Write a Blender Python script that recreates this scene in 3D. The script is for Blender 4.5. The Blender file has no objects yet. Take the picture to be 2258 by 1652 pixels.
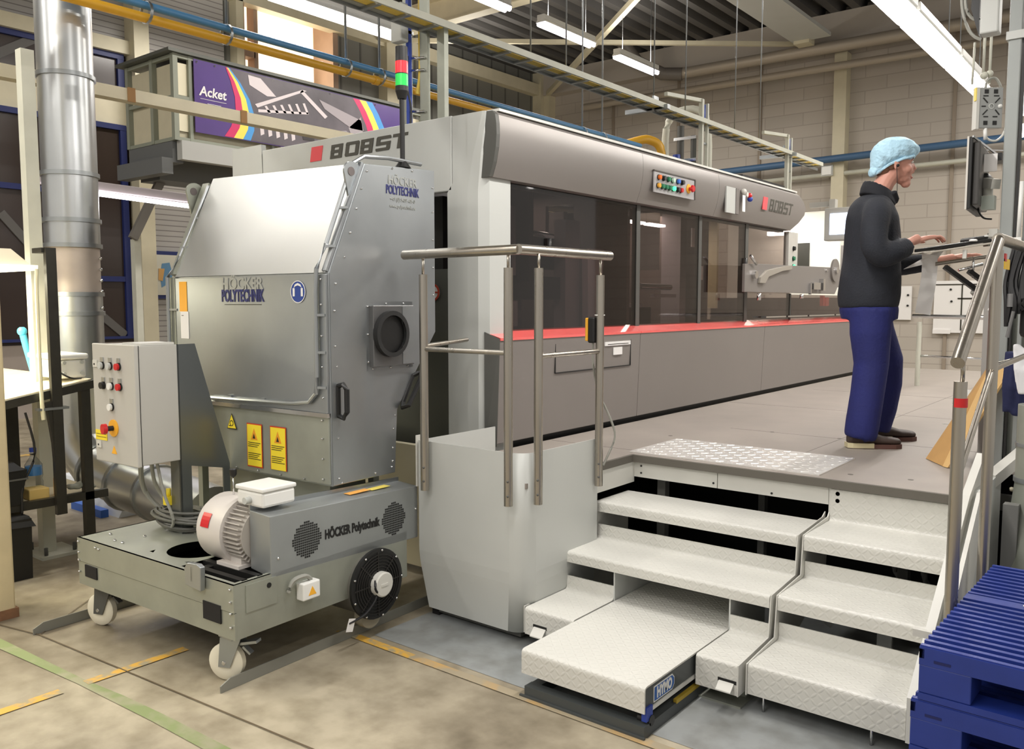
import bpy, bmesh, math, random
from mathutils import Matrix, Vector
R = math.radians
random.seed(7)
sc = bpy.context.scene
col = sc.collection

# ------------------------------------------------------------------ camera
cam_d = bpy.data.cameras.new('camera')
cam = bpy.data.objects.new('camera', cam_d)
col.objects.link(cam)
cam.location = (0, 0, 1.66)
cam.rotation_euler = (R(90 - 4.84), 0, R(38.6))
cam_d.sensor_fit = 'HORIZONTAL'
cam_d.sensor_width = 36
cam_d.lens = 1876.0 / 2258 * 36
cam_d.clip_start = 0.05
cam_d.clip_end = 100
sc.camera = cam

# ------------------------------------------------------------------ world, exposure
w = bpy.data.worlds.new('hall_air')
sc.world = w
w.use_nodes = True
w.node_tree.nodes['Background'].inputs[0].default_value = (1.0, 0.95, 0.88, 1)
w.node_tree.nodes['Background'].inputs[1].default_value = 0.42
sc.view_settings.view_transform = 'Standard'
sc.view_settings.look = 'None'
sc.view_settings.gamma = 1
sc.view_settings.use_curve_mapping = False
sc.view_settings.exposure = 0.5

# ------------------------------------------------------------------ hall lamps (area lights; many out of view have no tubes)
def lamp(name, loc, sx, sy, power, colr=(1, .95, .88), rot=(0, 0, 0)):
    d = bpy.data.lights.new(name, 'AREA')
    d.shape = 'RECTANGLE'; d.size = sx; d.size_y = sy
    d.energy = power; d.color = colr
    o = bpy.data.objects.new(name, d)
    o.location = loc; o.rotation_euler = rot
    col.objects.link(o)
    return o
HALL = [(-8.1, y) for y in (6.6, 9.3, 11.6, 13.8)] + [(x, y) for x in (-11.3,) for y in (2.0, 7.5, 13.0)]
HALL += [(x, y) for x in (-1.8, 3.0) for y in (-4.0, 12.5)] + [(-8.0, 0.0), (-8.0, -4.0), (3.0, 3.0)]
lamp('hall_area_light', (1.5, 9.0, 5.9), .25, 1.4, 130); lamp('hall_area_light', (-.2, 14.5, 5.9), .25, 1.4, 110)  # added lights out of view, no tubes, brighten the far wall
for (x, y) in HALL:
    lamp('hall_area_light', (x, y, 5.9), .25, 1.4, 120 if (x, y) == (-1.8, 12.5) else 60); lamp('hall_lamp_uplight', (x, y, 6.12), .25, 1.4, 22, rot=(math.pi, 0, 0))
for y in (-2.6, -0.6, 1.4, 3.4, 6.35, 7.85, 9.25):
    lamp('row_lamp_light', (-1.79, y, 3.76), .12, 1.35, 48 if y > 3 else 24, (1, .96, .92))
lamp('machine_row_light', (-5.2, 1.0, 4.9), .2, 1.5, 60)
lamp('machine_row_light', (-5.2, -1.4, 4.9), .2, 1.5, 45)
lamp('bench_lamp_light', (-5.88, 1.35, 1.84), .6, 1.7, 42, (1, .93, .70))

# ------------------------------------------------------------------ materials
def lin(c):
    return tuple(((v / 255) / 12.92 if v / 255 <= .04045 else ((v / 255 + .055) / 1.055) ** 2.4) for v in c)
MATS = {}
def mat(name, rgb, rough=.5, metal=0, noise=0, nscale=8, bump=0, bscale=60, emit=0, alpha=None, spec=None, stretch=None, coat=0):
    if name in MATS: return MATS[name]
    m = bpy.data.materials.new(name); m.use_nodes = True
    nt = m.node_tree; b = nt.nodes['Principled BSDF']
    c = lin(rgb)
    b.inputs['Base Color'].default_value = (*c, 1)
    b.inputs['Roughness'].default_value = rough
    b.inputs['Metallic'].default_value = metal
    if spec is not None: b.inputs['Specular IOR Level'].default_value = spec
    if coat: b.inputs['Coat Weight'].default_value = coat
    if noise or bump:
        tc = nt.nodes.new('ShaderNodeTexCoord'); mp = nt.nodes.new('ShaderNodeMapping')
        nt.links.new(tc.outputs['Object'], mp.inputs[0])
        if stretch: mp.inputs['Scale'].default_value = stretch
    if noise:
        n = nt.nodes.new('ShaderNodeTexNoise'); n.inputs['Scale'].default_value = nscale; n.inputs['Detail'].default_value = 5
        nt.links.new(mp.outputs[0], n.inputs['Vector'])
        r = nt.nodes.new('ShaderNodeValToRGB')
        r.color_ramp.elements[0].position = .3; r.color_ramp.elements[1].position = .7
        r.color_ramp.elements[0].color = (*[v * (1 - noise) for v in c], 1)
        r.color_ramp.elements[1].color = (*[min(1, v * (1 + noise)) for v in c], 1)
        nt.links.new(n.outputs[0], r.inputs[0]); nt.links.new(r.outputs[0], b.inputs['Base Color'])
        mr = nt.nodes.new('ShaderNodeMapRange'); mr.inputs[3].default_value = max(.03, rough - noise * .35); mr.inputs[4].default_value = min(1, rough + noise * .35)
        nt.links.new(n.outputs[0], mr.inputs[0]); nt.links.new(mr.outputs[0], b.inputs['Roughness'])
    if bump:
        n2 = nt.nodes.new('ShaderNodeTexNoise'); n2.inputs['Scale'].default_value = bscale; n2.inputs['Detail'].default_value = 3
        nt.links.new(mp.outputs[0], n2.inputs['Vector'])
        bp = nt.nodes.new('ShaderNodeBump'); bp.inputs['Strength'].default_value = bump; bp.inputs['Distance'].default_value = .01
        nt.links.new(n2.outputs[0], bp.inputs['Height']); nt.links.new(bp.outputs[0], b.inputs['Normal'])
    if emit:
        b.inputs['Emission Color'].default_value = (*c, 1); b.inputs['Emission Strength'].default_value = emit
    MATS[name] = m
    return m

galv = mat('galvanised sheet', (166, 170, 172), .36, .85, .08, 3, .02, 30)
galv2 = mat('galvanised chassis', (158, 161, 150), .42, .5, .10, 5)
galvd = mat('duct sheet', (196, 199, 200), .30, .9, .06, 2.5)
steel = mat('stainless tube', (176, 170, 160), .28, .95, .06, 30, stretch=(1, 1, .1))
chrome = mat('bright steel', (215, 215, 215), .15, 1)
lgrey = mat('light grey paint', (190, 192, 188), .42, 0, .03, 2)
lgrey2 = mat('white grey paint', (206, 205, 198), .4, 0, .04, 3)
cabgrey = mat('cabinet grey paint', (184, 182, 175), .45, 0, .02, 5)
mgrey = mat('machine silver grey paint', (134, 129, 125), .38, .3, .01, 2)
mgrey2 = mat('machine skirt grey paint', (132, 126, 122), .42, .15, .02, 2)
dgrey = mat('dark grey paint', (82, 82, 78), .5)
dgreen = mat('slate green grey paint', (92, 94, 88), .45, .2, .05, 3)
black = mat('black plastic', (22, 22, 22), .45)
blacks = mat('black painted steel', (52, 50, 44), .45, .2, .1, 20)
void = mat('painted interior dark', (20, 18, 18), .8)  # shade of enclosed spaces put in as near black
rubber = mat('black rubber', (30, 30, 30), .75)
white = mat('white plastic', (228, 228, 224), .35)
wheelw = mat('white nylon', (226, 220, 200), .35)
red = mat('red plastic', (200, 32, 36), .35)
salmon = mat('red ledge paint', (240, 104, 100), .22, 0, .03, 4, coat=.6)
logored = mat('logo red', (222, 82, 88), .5)
logogrey = mat('logo dark grey', (72, 70, 62), .6)
yellow = mat('yellow sticker', (240, 216, 50), .5)
amber = mat('amber sticker', (240, 176, 50), .5)
stkred = mat('sticker red border', (190, 60, 30), .5)
inkk = mat('black ink', (40, 36, 20), .6)
navy = mat('navy ink', (36, 40, 100), .5)
fadedink = mat('faded grey ink', (160, 162, 158), .4, .3)
blue = mat('blue plastic', (38, 62, 150), .42, 0, .05, 8)
palblue = mat('pallet blue plastic', (34, 54, 132), .42, 0, .08, 12)
bluep = mat('blue pipe paint', (84, 140, 186), .4)
yelp = mat('yellow pipe paint', (222, 168, 48), .4)
cream = mat('cream painted steel', (206, 198, 172), .5, 0, .05, 4)
cream2 = mat('grey white steel post', (198, 198, 184), .55, 0, .08, 4)
wframe = mat('blue window frame paint', (30, 42, 100), .5)
tread = mat('step tread paint', (204, 203, 196), .42, 0, .05, 6)
alu = mat('aluminium checker plate', (225, 224, 220), .30, .9)
platm = mat('platform coating', (152, 144, 136), .5, 0, .06, 4, .02, 60)
edgem = mat('platform edge strip', (96, 92, 84), .6)
paper = mat('paper', (232, 230, 228), .7)
card = mat('brown cardboard', (196, 154, 98), .75, 0, .06, 10)
cardin = mat('cardboard cut face', (214, 176, 118), .8)
cable = mat('black cable sheath', (26, 26, 28), .5)
gcable = mat('grey cable sheath', (150, 150, 142), .5)
ycable = mat('yellow cable sheath', (228, 196, 84), .5)
bcable = mat('blue cable sheath', (44, 72, 170), .5)
tubeglow = mat('fluorescent tube', (255, 250, 245), .5, emit=9)
tubecool = mat('fluorescent tube cool', (255, 248, 255), .5, emit=6)
# ------------------------------------------------------------------ mesh helpers
ROOT = {}
class B:
    """collects solids; vertices are given in world space, or in the space of xf"""
    def __init__(s, xf=None):
        s.bm = bmesh.new(); s.xf = xf; s.up = None
    def _v(s, p):
        p = Vector(p)
        if s.xf is not None: p = s.xf @ p
        return s.bm.verts.new(p)
    def face(s, pts, mi=0):
        f = s.bm.faces.new([s._v(p) for p in pts]); f.material_index = mi; return s
    def hull8(s, c, mi=0):
        v = [s._v(p) for p in c]
        for f in ((0, 3, 2, 1), (4, 5, 6, 7), (0, 1, 5, 4), (1, 2, 6, 5), (2, 3, 7, 6), (3, 0, 4, 7)):
            q = s.bm.faces.new([v[i] for i in f]); q.material_index = mi
        return s
    def box(s, x0, x1, y0, y1, z0, z1, mi=0):
        return s.hull8([(x0, y0, z0), (x1, y0, z0), (x1, y1, z0), (x0, y1, z0), (x0, y0, z1), (x1, y0, z1), (x1, y1, z1), (x0, y1, z1)], mi)
    def bar(s, a, b, w, h, up=(0, 0, 1), mi=0):
        a = Vector(a); b = Vector(b); d = (b - a).normalized(); u = Vector(up)
        if abs(d.dot(u)) > .98: u = Vector((0, 1, 0))
        sd = d.cross(u).normalized() * (w / 2); u = sd.cross(d).normalized() * (h / 2)
        return s.hull8([a - sd - u, a + sd - u, a + sd + u, a - sd + u, b - sd - u, b + sd - u, b + sd + u, b - sd + u], mi)
    def prism(s, pts, ax, a, b, mi=0):
        """pts: 2d polygon in the plane normal to ax, extruded from a to b"""
        def P(u, v, t):
            return {'x': (t, u, v), 'y': (u, t, v), 'z': (u, v, t)}[ax]
        v0 = [s._v(P(u, v, a)) for u, v in pts]; v1 = [s._v(P(u, v, b)) for u, v in pts]
        n = len(pts); fs = [s.bm.faces.new(v0), s.bm.faces.new(v1[::-1])]
        for i in range(n): fs.append(s.bm.faces.new([v0[i], v1[i], v1[(i + 1) % n], v0[(i + 1) % n]]))
        for f in fs: f.material_index = mi
        return s
    def ring(s, c, d, r, n=16, r2=None, up=None):
        d = Vector(d).normalized(); u = Vector(up) if up is not None else (Vector((0, 0, 1)) if abs(d.z) < .95 else Vector((0, 1, 0)))
        a = d.cross(u).normalized(); b = a.cross(d).normalized(); r2 = r if r2 is None else r2
        return [s._v(Vector(c) + a * (math.cos(2 * math.pi * i / n) * r) + b * (math.sin(2 * math.pi * i / n) * r2)) for i in range(n)]
    def skin(s, rings, mi=0, cap=True, close=False):
        n = len(rings[0]); m = len(rings)
        for k in range(m if close else m - 1):
            A, C = rings[k], rings[(k + 1) % m]
            for i in range(n):
                f = s.bm.faces.new([A[i], A[(i + 1) % n], C[(i + 1) % n], C[i]]); f.material_index = mi; f.smooth = True
        if cap and not close:
            for q in (rings[0][::-1], rings[-1]):
                f = s.bm.faces.new(q); f.material_index = mi
        return s
    def cyl(s, a, b, r, r2=None, n=16, mi=0, cap=True):
        a = Vector(a); b = Vector(b); d = b - a
        return s.skin([s.ring(a, d, r, n), s.ring(b, d, r if r2 is None else r2, n)], mi, cap)
    def tube(s, pts, r, n=8, mi=0, up=None):
        pts = [Vector(p) for p in pts]; rs = []; up = up if up is not None else s.up
        for i, p in enumerate(pts):
            d = (pts[min(i + 1, len(pts) - 1)] - pts[max(i - 1, 0)])
            rr = r[i] if isinstance(r, (list, tuple)) else r
            rs.append(s.ring(p, d, rr, n, up=up))
        return s.skin(rs, mi)
    def lathe(s, c, d, prof, n=20, mi=0, cap=True):
        c = Vector(c); d = Vector(d).normalized()
        return s.skin([s.ring(c + d * t, d, r, n) for t, r in prof], mi, cap)
    def ball(s, c, r, sq=(1, 1, 1), mi=0, n=14):
        c = Vector(c)
        rs = []
        for k in range(1, n // 2):
            a = math.pi * k / (n // 2)
            rs.append([s._v(c + Vector((math.sin(a) * math.cos(2 * math.pi * i / n) * r * sq[0], math.sin(a) * math.sin(2 * math.pi * i / n) * r * sq[1], -math.cos(a) * r * sq[2]))) for i in range(n)])
        return s.skin(rs, mi)
    def flange(s, c, d, r, w, h, n=24):
        """ring band around axis d"""
        return s.lathe(Vector(c) - Vector(d).normalized() * w / 2, d, [(0, r), (0, r + h), (w, r + h), (w, r)], n, cap=False)

def smoothpath(pts, k=4):
    """Catmull-Rom through the points"""
    P = [Vector(p) for p in pts]; P = [P[0]] + P + [P[-1]]; out = []
    for i in range(1, len(P) - 2):
        for j in range(k):
            t = j / k
            out.append(.5 * ((2 * P[i]) + (-P[i - 1] + P[i + 1]) * t + (2 * P[i - 1] - 5 * P[i] + 4 * P[i + 1] - P[i + 2]) * t * t + (-P[i - 1] + 3 * P[i] - 3 * P[i + 1] + P[i + 2]) * t ** 3))
    out.append(P[-2]); return out

def tag(o, label=None, cat=None, group=None, kind=None):
    if label: o['label'] = label
    if cat: o['category'] = cat
    if group: o['group'] = group
    if kind: o['kind'] = kind
    return o
def thing(name, label, cat, loc=(0, 0, 0), rz=0, group=None):
    o = bpy.data.objects.new(name, None); o.empty_display_size = .1
    o.location = loc; o.rotation_euler = (0, 0, rz); col.objects.link(o)
    ROOT[o.name] = Matrix.Translation(Vector(loc)) @ Matrix.Rotation(rz, 4, 'Z')
    return tag(o, label, cat, group)
def link(name, me, m, parent=None, label=None):
    o = bpy.data.objects.new(name, me)
    for q in (m if isinstance(m, (list, tuple)) else [m]): me.materials.append(q)
    if parent is not None:
        M = ROOT[parent.name]; me.transform(M.inverted()); o.parent = parent; ROOT[o.name] = M
    else:
        # put the origin at the mesh's base centre
        if len(me.vertices):
            xs = [v.co for v in me.vertices]
            c = Vector(((min(p.x for p in xs) + max(p.x for p in xs)) / 2, (min(p.y for p in xs) + max(p.y for p in xs)) / 2, min(p.z for p in xs)))
            me.transform(Matrix.Translation(-c)); o.location = c; ROOT[o.name] = Matrix.Translation(c)
    col.objects.link(o)
    if label: o['label'] = label
    return o
SPLIT = {'bolt', 'support_leg', 'inner_plate', 'foot', 'folded_tab', 'tab_slot', 'post_bolt', 'bolt_hole', 'bolt_head', 'foot_screw', 'clip', 'leg_frame', 'motor_rail', 'rung', 'clamp', 'screw', 'anchor_bolt', 'hook', 'sill_strip', 'paper_sheet', 'strut', 'motor_foot', 'inner_lamp', 'inner_frame', 'inner_roller', 'inner_strut', 'inner_cream', 'magnet', 'guard_bolt', 'rivet', 'key_lock', 'key_slot', 'lens_ring', 'mid_rail', 'bracket', 'channel', 'riser', 'fork', 'toggle', 'joint', 'bright_panel', 'door_post', 'inner_bracket', 'clamp_ring', 'blade', 'slat', 'plate_slots',  'step_lozenge'}
def islands(bm):
    seen = set(); out = []
    for v in bm.verts:
        if v in seen: continue
        st = [v]; seen.add(v); grp = []
        while st:
            q = st.pop(); grp.append(q)
            for e in q.link_edges:
                o = e.other_vert(q)
                if o not in seen: seen.add(o); st.append(o)
        out.append(grp)
    return out
def part(name, b, m, parent=None, label=None, bevel=0, smooth=False):
    if name in SPLIT and parent is not None:
        isl = islands(b.bm)
        if 1 < len(isl) <= 100:
            o = None
            for g in isl:
                nb = B(); mp = {v: nb.bm.verts.new(v.co) for v in g}
                for f in {f for v in g for f in v.link_faces}:
                    q = nb.bm.faces.new([mp[v] for v in f.verts]); q.smooth = f.smooth; q.material_index = f.material_index
                o = part1(name, nb, m, parent, label, bevel)
            b.bm.free(); return o
    return part1(name, b, m, parent, label, bevel)
def part1(name, b, m, parent=None, label=None, bevel=0):
    me = bpy.data.meshes.new(name)
    bmesh.ops.recalc_face_normals(b.bm, faces=b.bm.faces[:])
    b.bm.normal_update()
    for e in b.bm.edges:
        if len(e.link_faces) == 2 and e.calc_face_angle(0) > R(38): e.smooth = False
    b.bm.to_mesh(me); b.bm.free()
    o = link(name, me, m, parent, label)
    if bevel:
        md = o.modifiers.new('edge', 'BEVEL'); md.width = bevel; md.segments = 2; md.limit_method = 'ANGLE'; md.angle_limit = R(40)
    return o
def struct(name, b, m, bevel=0):
    return tag(part(name, b, m, None, bevel=bevel), kind='structure')
def copy_tree(o, parent=None):
    c = o.copy(); col.objects.link(c)
    if parent is not None: c.parent = parent
    for ch in [x for x in bpy.data.objects if x.parent == o]: copy_tree(ch, c)
    return c
def text(name, s, m, parent, loc, right, up, size, sx=1.0, bold=0.0, shear=0.0, depth=.002, align='CENTER', label=None):
    """lettering built as thin solid glyphs lying on a surface; right/up give the writing directions"""
    cu = bpy.data.curves.new(name, 'FONT'); cu.body = s; cu.size = size; cu.align_x = align; cu.align_y = 'CENTER'
    cu.offset = bold; cu.shear = shear; cu.extrude = depth / 2; cu.resolution_u = 3
    o = bpy.data.objects.new('tmp', cu); col.objects.link(o)
    bpy.context.view_layer.update()
    me = bpy.data.meshes.new_from_object(o.evaluated_get(bpy.context.evaluated_depsgraph_get()))
    bpy.data.objects.remove(o)
    r = Vector(right).normalized(); u = Vector(up).normalized(); n = r.cross(u)
    M = Matrix((r * sx, u, n)).transposed().to_4x4(); M.translation = Vector(loc)
    me.transform(M); me.materials.clear(); me.name = name
    return link(name, me, m, parent, label)
GL = {
 'B': [(0, 0, 0, 1), (0, 0, .8, 0), (0, 1, .8, 1), (0, .5, .85, .5), (.85, .5, .85, 1), (.85, 0, .85, .5)],
 'O': [(0, 0, 0, 1), (1, 0, 1, 1), (0, 0, 1, 0), (0, 1, 1, 1)],
 'S': [(0, 0, 1, 0), (1, 0, 1, .5), (0, .5, 1, .5), (0, .5, 0, 1), (0, 1, 1, 1)],
 'T': [(0, 1, 1, 1), (.5, 0, .5, 1)]}
def wide_letters(name, s, m, parent, loc, right, up, w, h, gap, sw, sh, slant=.2, depth=.003):
    """extended slanted capitals drawn with bars; sw / sh are the stroke widths across / up"""
    r = Vector(right).normalized(); u = Vector(up).normalized(); n = r.cross(u); b = B(); L = Vector(loc)
    for k, ch in enumerate(s):
        for gi, (x0, y0, x1, y1) in enumerate(GL[ch]):
            X0, X1 = sorted((x0 * (w - sw), x1 * (w - sw))); Y0, Y1 = sorted((y0 * (h - sh), y1 * (h - sh)))
            q = [(X0, Y0), (X1 + sw, Y0), (X1 + sw, Y1 + sh), (X0, Y1 + sh)]
            cc = min(sw, sh) * .45; P = []
            for i, (px, py) in enumerate(q):
                dx = cc if i in (0, 3) else -cc; dy = cc if i in (0, 1) else -cc
                edge_x = px <= 1e-6 or px >= w - 1e-6; edge_y = py <= 1e-6 or py >= h - 1e-6
                if edge_x and edge_y and not (ch == 'B' and px <= 1e-6) and ch != 'T':
                    a_ = (px, py + dy); b_ = (px + dx, py); P += [a_, b_] if i in (0, 2) else [b_, a_]
                else: P.append((px, py))
            A = [b._v(L + r * (k * (w + gap) + x + slant * y) + u * y) for x, y in P]; C_ = [b._v(L + r * (k * (w + gap) + x + slant * y) + u * y + n * (depth + gi * .0004)) for x, y in P]
            b.bm.faces.new(A); b.bm.faces.new(C_[::-1])
            for i in range(len(P)): b.bm.faces.new([A[i], C_[i], C_[(i + 1) % len(P)], A[(i + 1) % len(P)]])
    return part(name, b, m, parent)
def bent_sheet(b, pts, x0, x1, t=.006, r=.018, n=5):
    """folded sheet: pts is the (y, z) path of its outer side, bends rounded with radius r"""
    P = [Vector(p) for p in pts]; out = [P[0]]
    for i in range(1, len(P) - 1):
        a = (P[i - 1] - P[i]).normalized(); c = (P[i + 1] - P[i]).normalized(); p0 = P[i] + a * r; p1 = P[i] + c * r
        for k in range(n + 1):
            s = k / n; out.append(p0 * (1 - s) ** 2 + P[i] * 2 * s * (1 - s) + p1 * s * s)
    out.append(P[-1]); inn_ = []
    for i, p in enumerate(out):
        d = (out[min(i + 1, len(out) - 1)] - out[max(i - 1, 0)]).normalized(); inn_.append(p + Vector((d.y, -d.x)) * t)
    rows = [[b._v((x0, p.x, p.y)) for p in out], [b._v((x1, p.x, p.y)) for p in out], [b._v((x1, p.x, p.y)) for p in inn_], [b._v((x0, p.x, p.y)) for p in inn_]]
    for k in range(4):
        A, C_ = rows[k], rows[(k + 1) % 4]
        for i in range(len(out) - 1):
            f = b.bm.faces.new([A[i], A[i + 1], C_[i + 1], C_[i]]); f.smooth = k in (0, 2)
    b.bm.faces.new([r_[0] for r_ in rows]); b.bm.faces.new([r_[-1] for r_ in rows][::-1])
    return b
def remeshed(name, b, m, parent, vox=.012, smooth=3, label=None):
    """fuses overlapping solids into one continuous surface"""
    me = bpy.data.meshes.new('tmp'); bmesh.ops.recalc_face_normals(b.bm, faces=b.bm.faces[:]); b.bm.to_mesh(me); b.bm.free()
    o = bpy.data.objects.new('tmp', me); col.objects.link(o)
    md = o.modifiers.new('r', 'REMESH'); md.mode = 'VOXEL'; md.voxel_size = vox; md.use_smooth_shade = True
    sm = o.modifiers.new('s', 'SMOOTH'); sm.iterations = smooth; sm.factor = .6
    bpy.context.view_layer.update()
    me2 = bpy.data.meshes.new_from_object(o.evaluated_get(bpy.context.evaluated_depsgraph_get()))
    bpy.data.objects.remove(o)
    me2.name = name; me2.materials.clear()
    for p in me2.polygons: p.use_smooth = True
    return link(name, me2, m, parent, label)
# ------------------------------------------------------------------ surface materials of the hall
def nodemat(name):
    m = bpy.data.materials.new(name); m.use_nodes = True
    return m, m.node_tree, m.node_tree.nodes['Principled BSDF'], m.node_tree.nodes.new, m.node_tree.links.new
def concrete(name, a, b, rough=.45, joint=False):
    m, nt, bs, N, Lk = nodemat(name)
    tc = N('ShaderNodeNewGeometry'); n1 = N('ShaderNodeTexNoise'); n1.inputs['Scale'].default_value = .9; n1.inputs['Detail'].default_value = 8; n1.inputs['Roughness'].default_value = .6
    n2 = N('ShaderNodeTexNoise'); n2.inputs['Scale'].default_value = 7; n2.inputs['Detail'].default_value = 6
    Lk(tc.outputs['Position'], n1.inputs['Vector']); Lk(tc.outputs['Position'], n2.inputs['Vector'])
    r = N('ShaderNodeValToRGB'); e = r.color_ramp.elements; e[0].position = .36; e[1].position = .62
    e[0].color = (*lin(a), 1); e[1].color = (*lin(b), 1); Lk(n1.outputs[0], r.inputs[0])
    r2 = N('ShaderNodeValToRGB'); e = r2.color_ramp.elements; e[0].position = .3; e[1].position = .6
    e[0].color = (.60, .58, .54, 1); e[1].color = (1, 1, 1, 1); Lk(n2.outputs[0], r2.inputs[0])
    mx = N('ShaderNodeMixRGB'); mx.blend_type = 'MULTIPLY'; mx.inputs[0].default_value = .8
    Lk(r.outputs[0], mx.inputs[1]); Lk(r2.outputs[0], mx.inputs[2])
    out = mx.outputs[0]
    if joint:
        sx = N('ShaderNodeSeparateXYZ'); Lk(tc.outputs['Position'], sx.inputs[0])
        for ax, c0 in ((1, 1.70), (0, -4.62)):
            a1 = N('ShaderNodeMath'); a1.operation = 'SUBTRACT'; a1.inputs[1].default_value = c0; Lk(sx.outputs[ax], a1.inputs[0])
            a2 = N('ShaderNodeMath'); a2.operation = 'PINGPONG'; a2.inputs[1].default_value = 2.5; Lk(a1.outputs[0], a2.inputs[0])
            a3 = N('ShaderNodeMath'); a3.operation = 'GREATER_THAN'; a3.inputs[1].default_value = .004; Lk(a2.outputs[0], a3.inputs[0])
            mj = N('ShaderNodeMixRGB'); mj.inputs[1].default_value = (.10, .085, .065, 1); Lk(a3.outputs[0], mj.inputs[0]); Lk(out, mj.inputs[2]); out = mj.outputs[0]
    Lk(out, bs.inputs['Base Color']); bs.inputs['Roughness'].default_value = rough
    bp = N('ShaderNodeBump'); bp.inputs['Strength'].default_value = .08; Lk(n2.outputs[0], bp.inputs['Height']); Lk(bp.outputs[0], bs.inputs['Normal'])
    return m
def worn(name, paint, under, k=.5, sc_=9):
    m, nt, bs, N, Lk = nodemat(name)
    tc = N('ShaderNodeNewGeometry'); n1 = N('ShaderNodeTexNoise'); n1.inputs['Scale'].default_value = sc_; n1.inputs['Detail'].default_value = 7
    Lk(tc.outputs['Position'], n1.inputs['Vector'])
    r = N('ShaderNodeValToRGB'); e = r.color_ramp.elements; e[0].position = k - .06; e[1].position = k + .08
    e[0].color = (*lin(under), 1); e[1].color = (*lin(paint), 1); Lk(n1.outputs[0], r.inputs[0])
    Lk(r.outputs[0], bs.inputs['Base Color']); bs.inputs['Roughness'].default_value = .5
    return m
def banded(name, rgb, dark, period, axis='z', width=.12, rough=.5, bump=True):
    m, nt, bs, N, Lk = nodemat(name)
    g = N('ShaderNodeNewGeometry'); s = N('ShaderNodeSeparateXYZ'); Lk(g.outputs['Position'], s.inputs[0])
    d = N('ShaderNodeMath'); d.operation = 'DIVIDE'; d.inputs[1].default_value = period; Lk(s.outputs['xyz'.index(axis)], d.inputs[0])
    f = N('ShaderNodeMath'); f.operation = 'FRACT'; Lk(d.outputs[0], f.inputs[0])
    r = N('ShaderNodeValToRGB'); e = r.color_ramp.elements; e[0].position = width; e[1].position = width + .08
    e[0].color = (*lin(dark), 1); e[1].color = (*lin(rgb), 1); Lk(f.outputs[0], r.inputs[0])
    n = N('ShaderNodeTexNoise'); n.inputs['Scale'].default_value = 1.3; Lk(g.outputs['Position'], n.inputs['Vector'])
    mr = N('ShaderNodeMapRange'); mr.inputs[3].default_value = .85; mr.inputs[4].default_value = 1.1; Lk(n.outputs[0], mr.inputs[0])
    mx = N('ShaderNodeMixRGB'); mx.blend_type = 'MULTIPLY'; mx.inputs[0].default_value = 1; Lk(r.outputs[0], mx.inputs[1]); Lk(mr.outputs[0], mx.inputs[2])
    Lk(mx.outputs[0], bs.inputs['Base Color']); bs.inputs['Roughness'].default_value = rough
    return m
def blocks(name, rgb, mortar):
    m, nt, bs, N, Lk = nodemat(name)
    g = N('ShaderNodeNewGeometry'); s = N('ShaderNodeSeparateXYZ'); Lk(g.outputs['Position'], s.inputs[0])
    c = N('ShaderNodeCombineXYZ'); Lk(s.outputs[0], c.inputs[0]); Lk(s.outputs[2], c.inputs[1])
    b = N('ShaderNodeTexBrick'); Lk(c.outputs[0], b.inputs['Vector'])
    b.inputs['Scale'].default_value = 1; b.inputs['Brick Width'].default_value = .8; b.inputs['Row Height'].default_value = .25
    b.inputs['Mortar Size'].default_value = .012; b.inputs['Mortar Smooth'].default_value = .4
    b.inputs['Color1'].default_value = (*lin(rgb), 1); b.inputs['Color2'].default_value = (*lin(tuple(v * .96 for v in rgb)), 1); b.inputs['Mortar'].default_value = (*lin(mortar), 1)
    n = N('ShaderNodeTexNoise'); n.inputs['Scale'].default_value = .5; n.inputs['Detail'].default_value = 4; Lk(g.outputs['Position'], n.inputs['Vector'])
    mr = N('ShaderNodeMapRange'); mr.inputs[3].default_value = .86; mr.inputs[4].default_value = 1.1; Lk(n.outputs[0], mr.inputs[0])
    mx = N('ShaderNodeMixRGB'); mx.blend_type = 'MULTIPLY'; mx.inputs[0].default_value = 1; Lk(b.outputs[0], mx.inputs[1]); Lk(mr.outputs[0], mx.inputs[2])
    Lk(mx.outputs[0], bs.inputs['Base Color']); bs.inputs['Roughness'].default_value = .8
    return m
def tinted(name, tint, rough=.03, refl=.6):
    m, nt, bs, N, Lk = nodemat(name); nt.nodes.remove(bs)
    t = N('ShaderNodeBsdfTransparent'); t.inputs[0].default_value = (*tint, 1)
    g = N('ShaderNodeBsdfGlossy'); g.inputs['Roughness'].default_value = rough; g.inputs[0].default_value = (refl, refl, refl, 1)
    lw = N('ShaderNodeLayerWeight'); lw.inputs[0].default_value = .5; pw = N('ShaderNodeMath'); pw.operation = 'POWER'; pw.inputs[1].default_value = 3.5; Lk(lw.outputs['Facing'], pw.inputs[0])
    fr = N('ShaderNodeMath'); fr.operation = 'MULTIPLY_ADD'; fr.inputs[1].default_value = .55; fr.inputs[2].default_value = .035; Lk(pw.outputs[0], fr.inputs[0])
    mx = N('ShaderNodeMixShader'); Lk(fr.outputs[0], mx.inputs[0]); Lk(t.outputs[0], mx.inputs[1]); Lk(g.outputs[0], mx.inputs[2])
    Lk(mx.outputs[0], nt.nodes['Material Output'].inputs[0])
    return m
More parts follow.
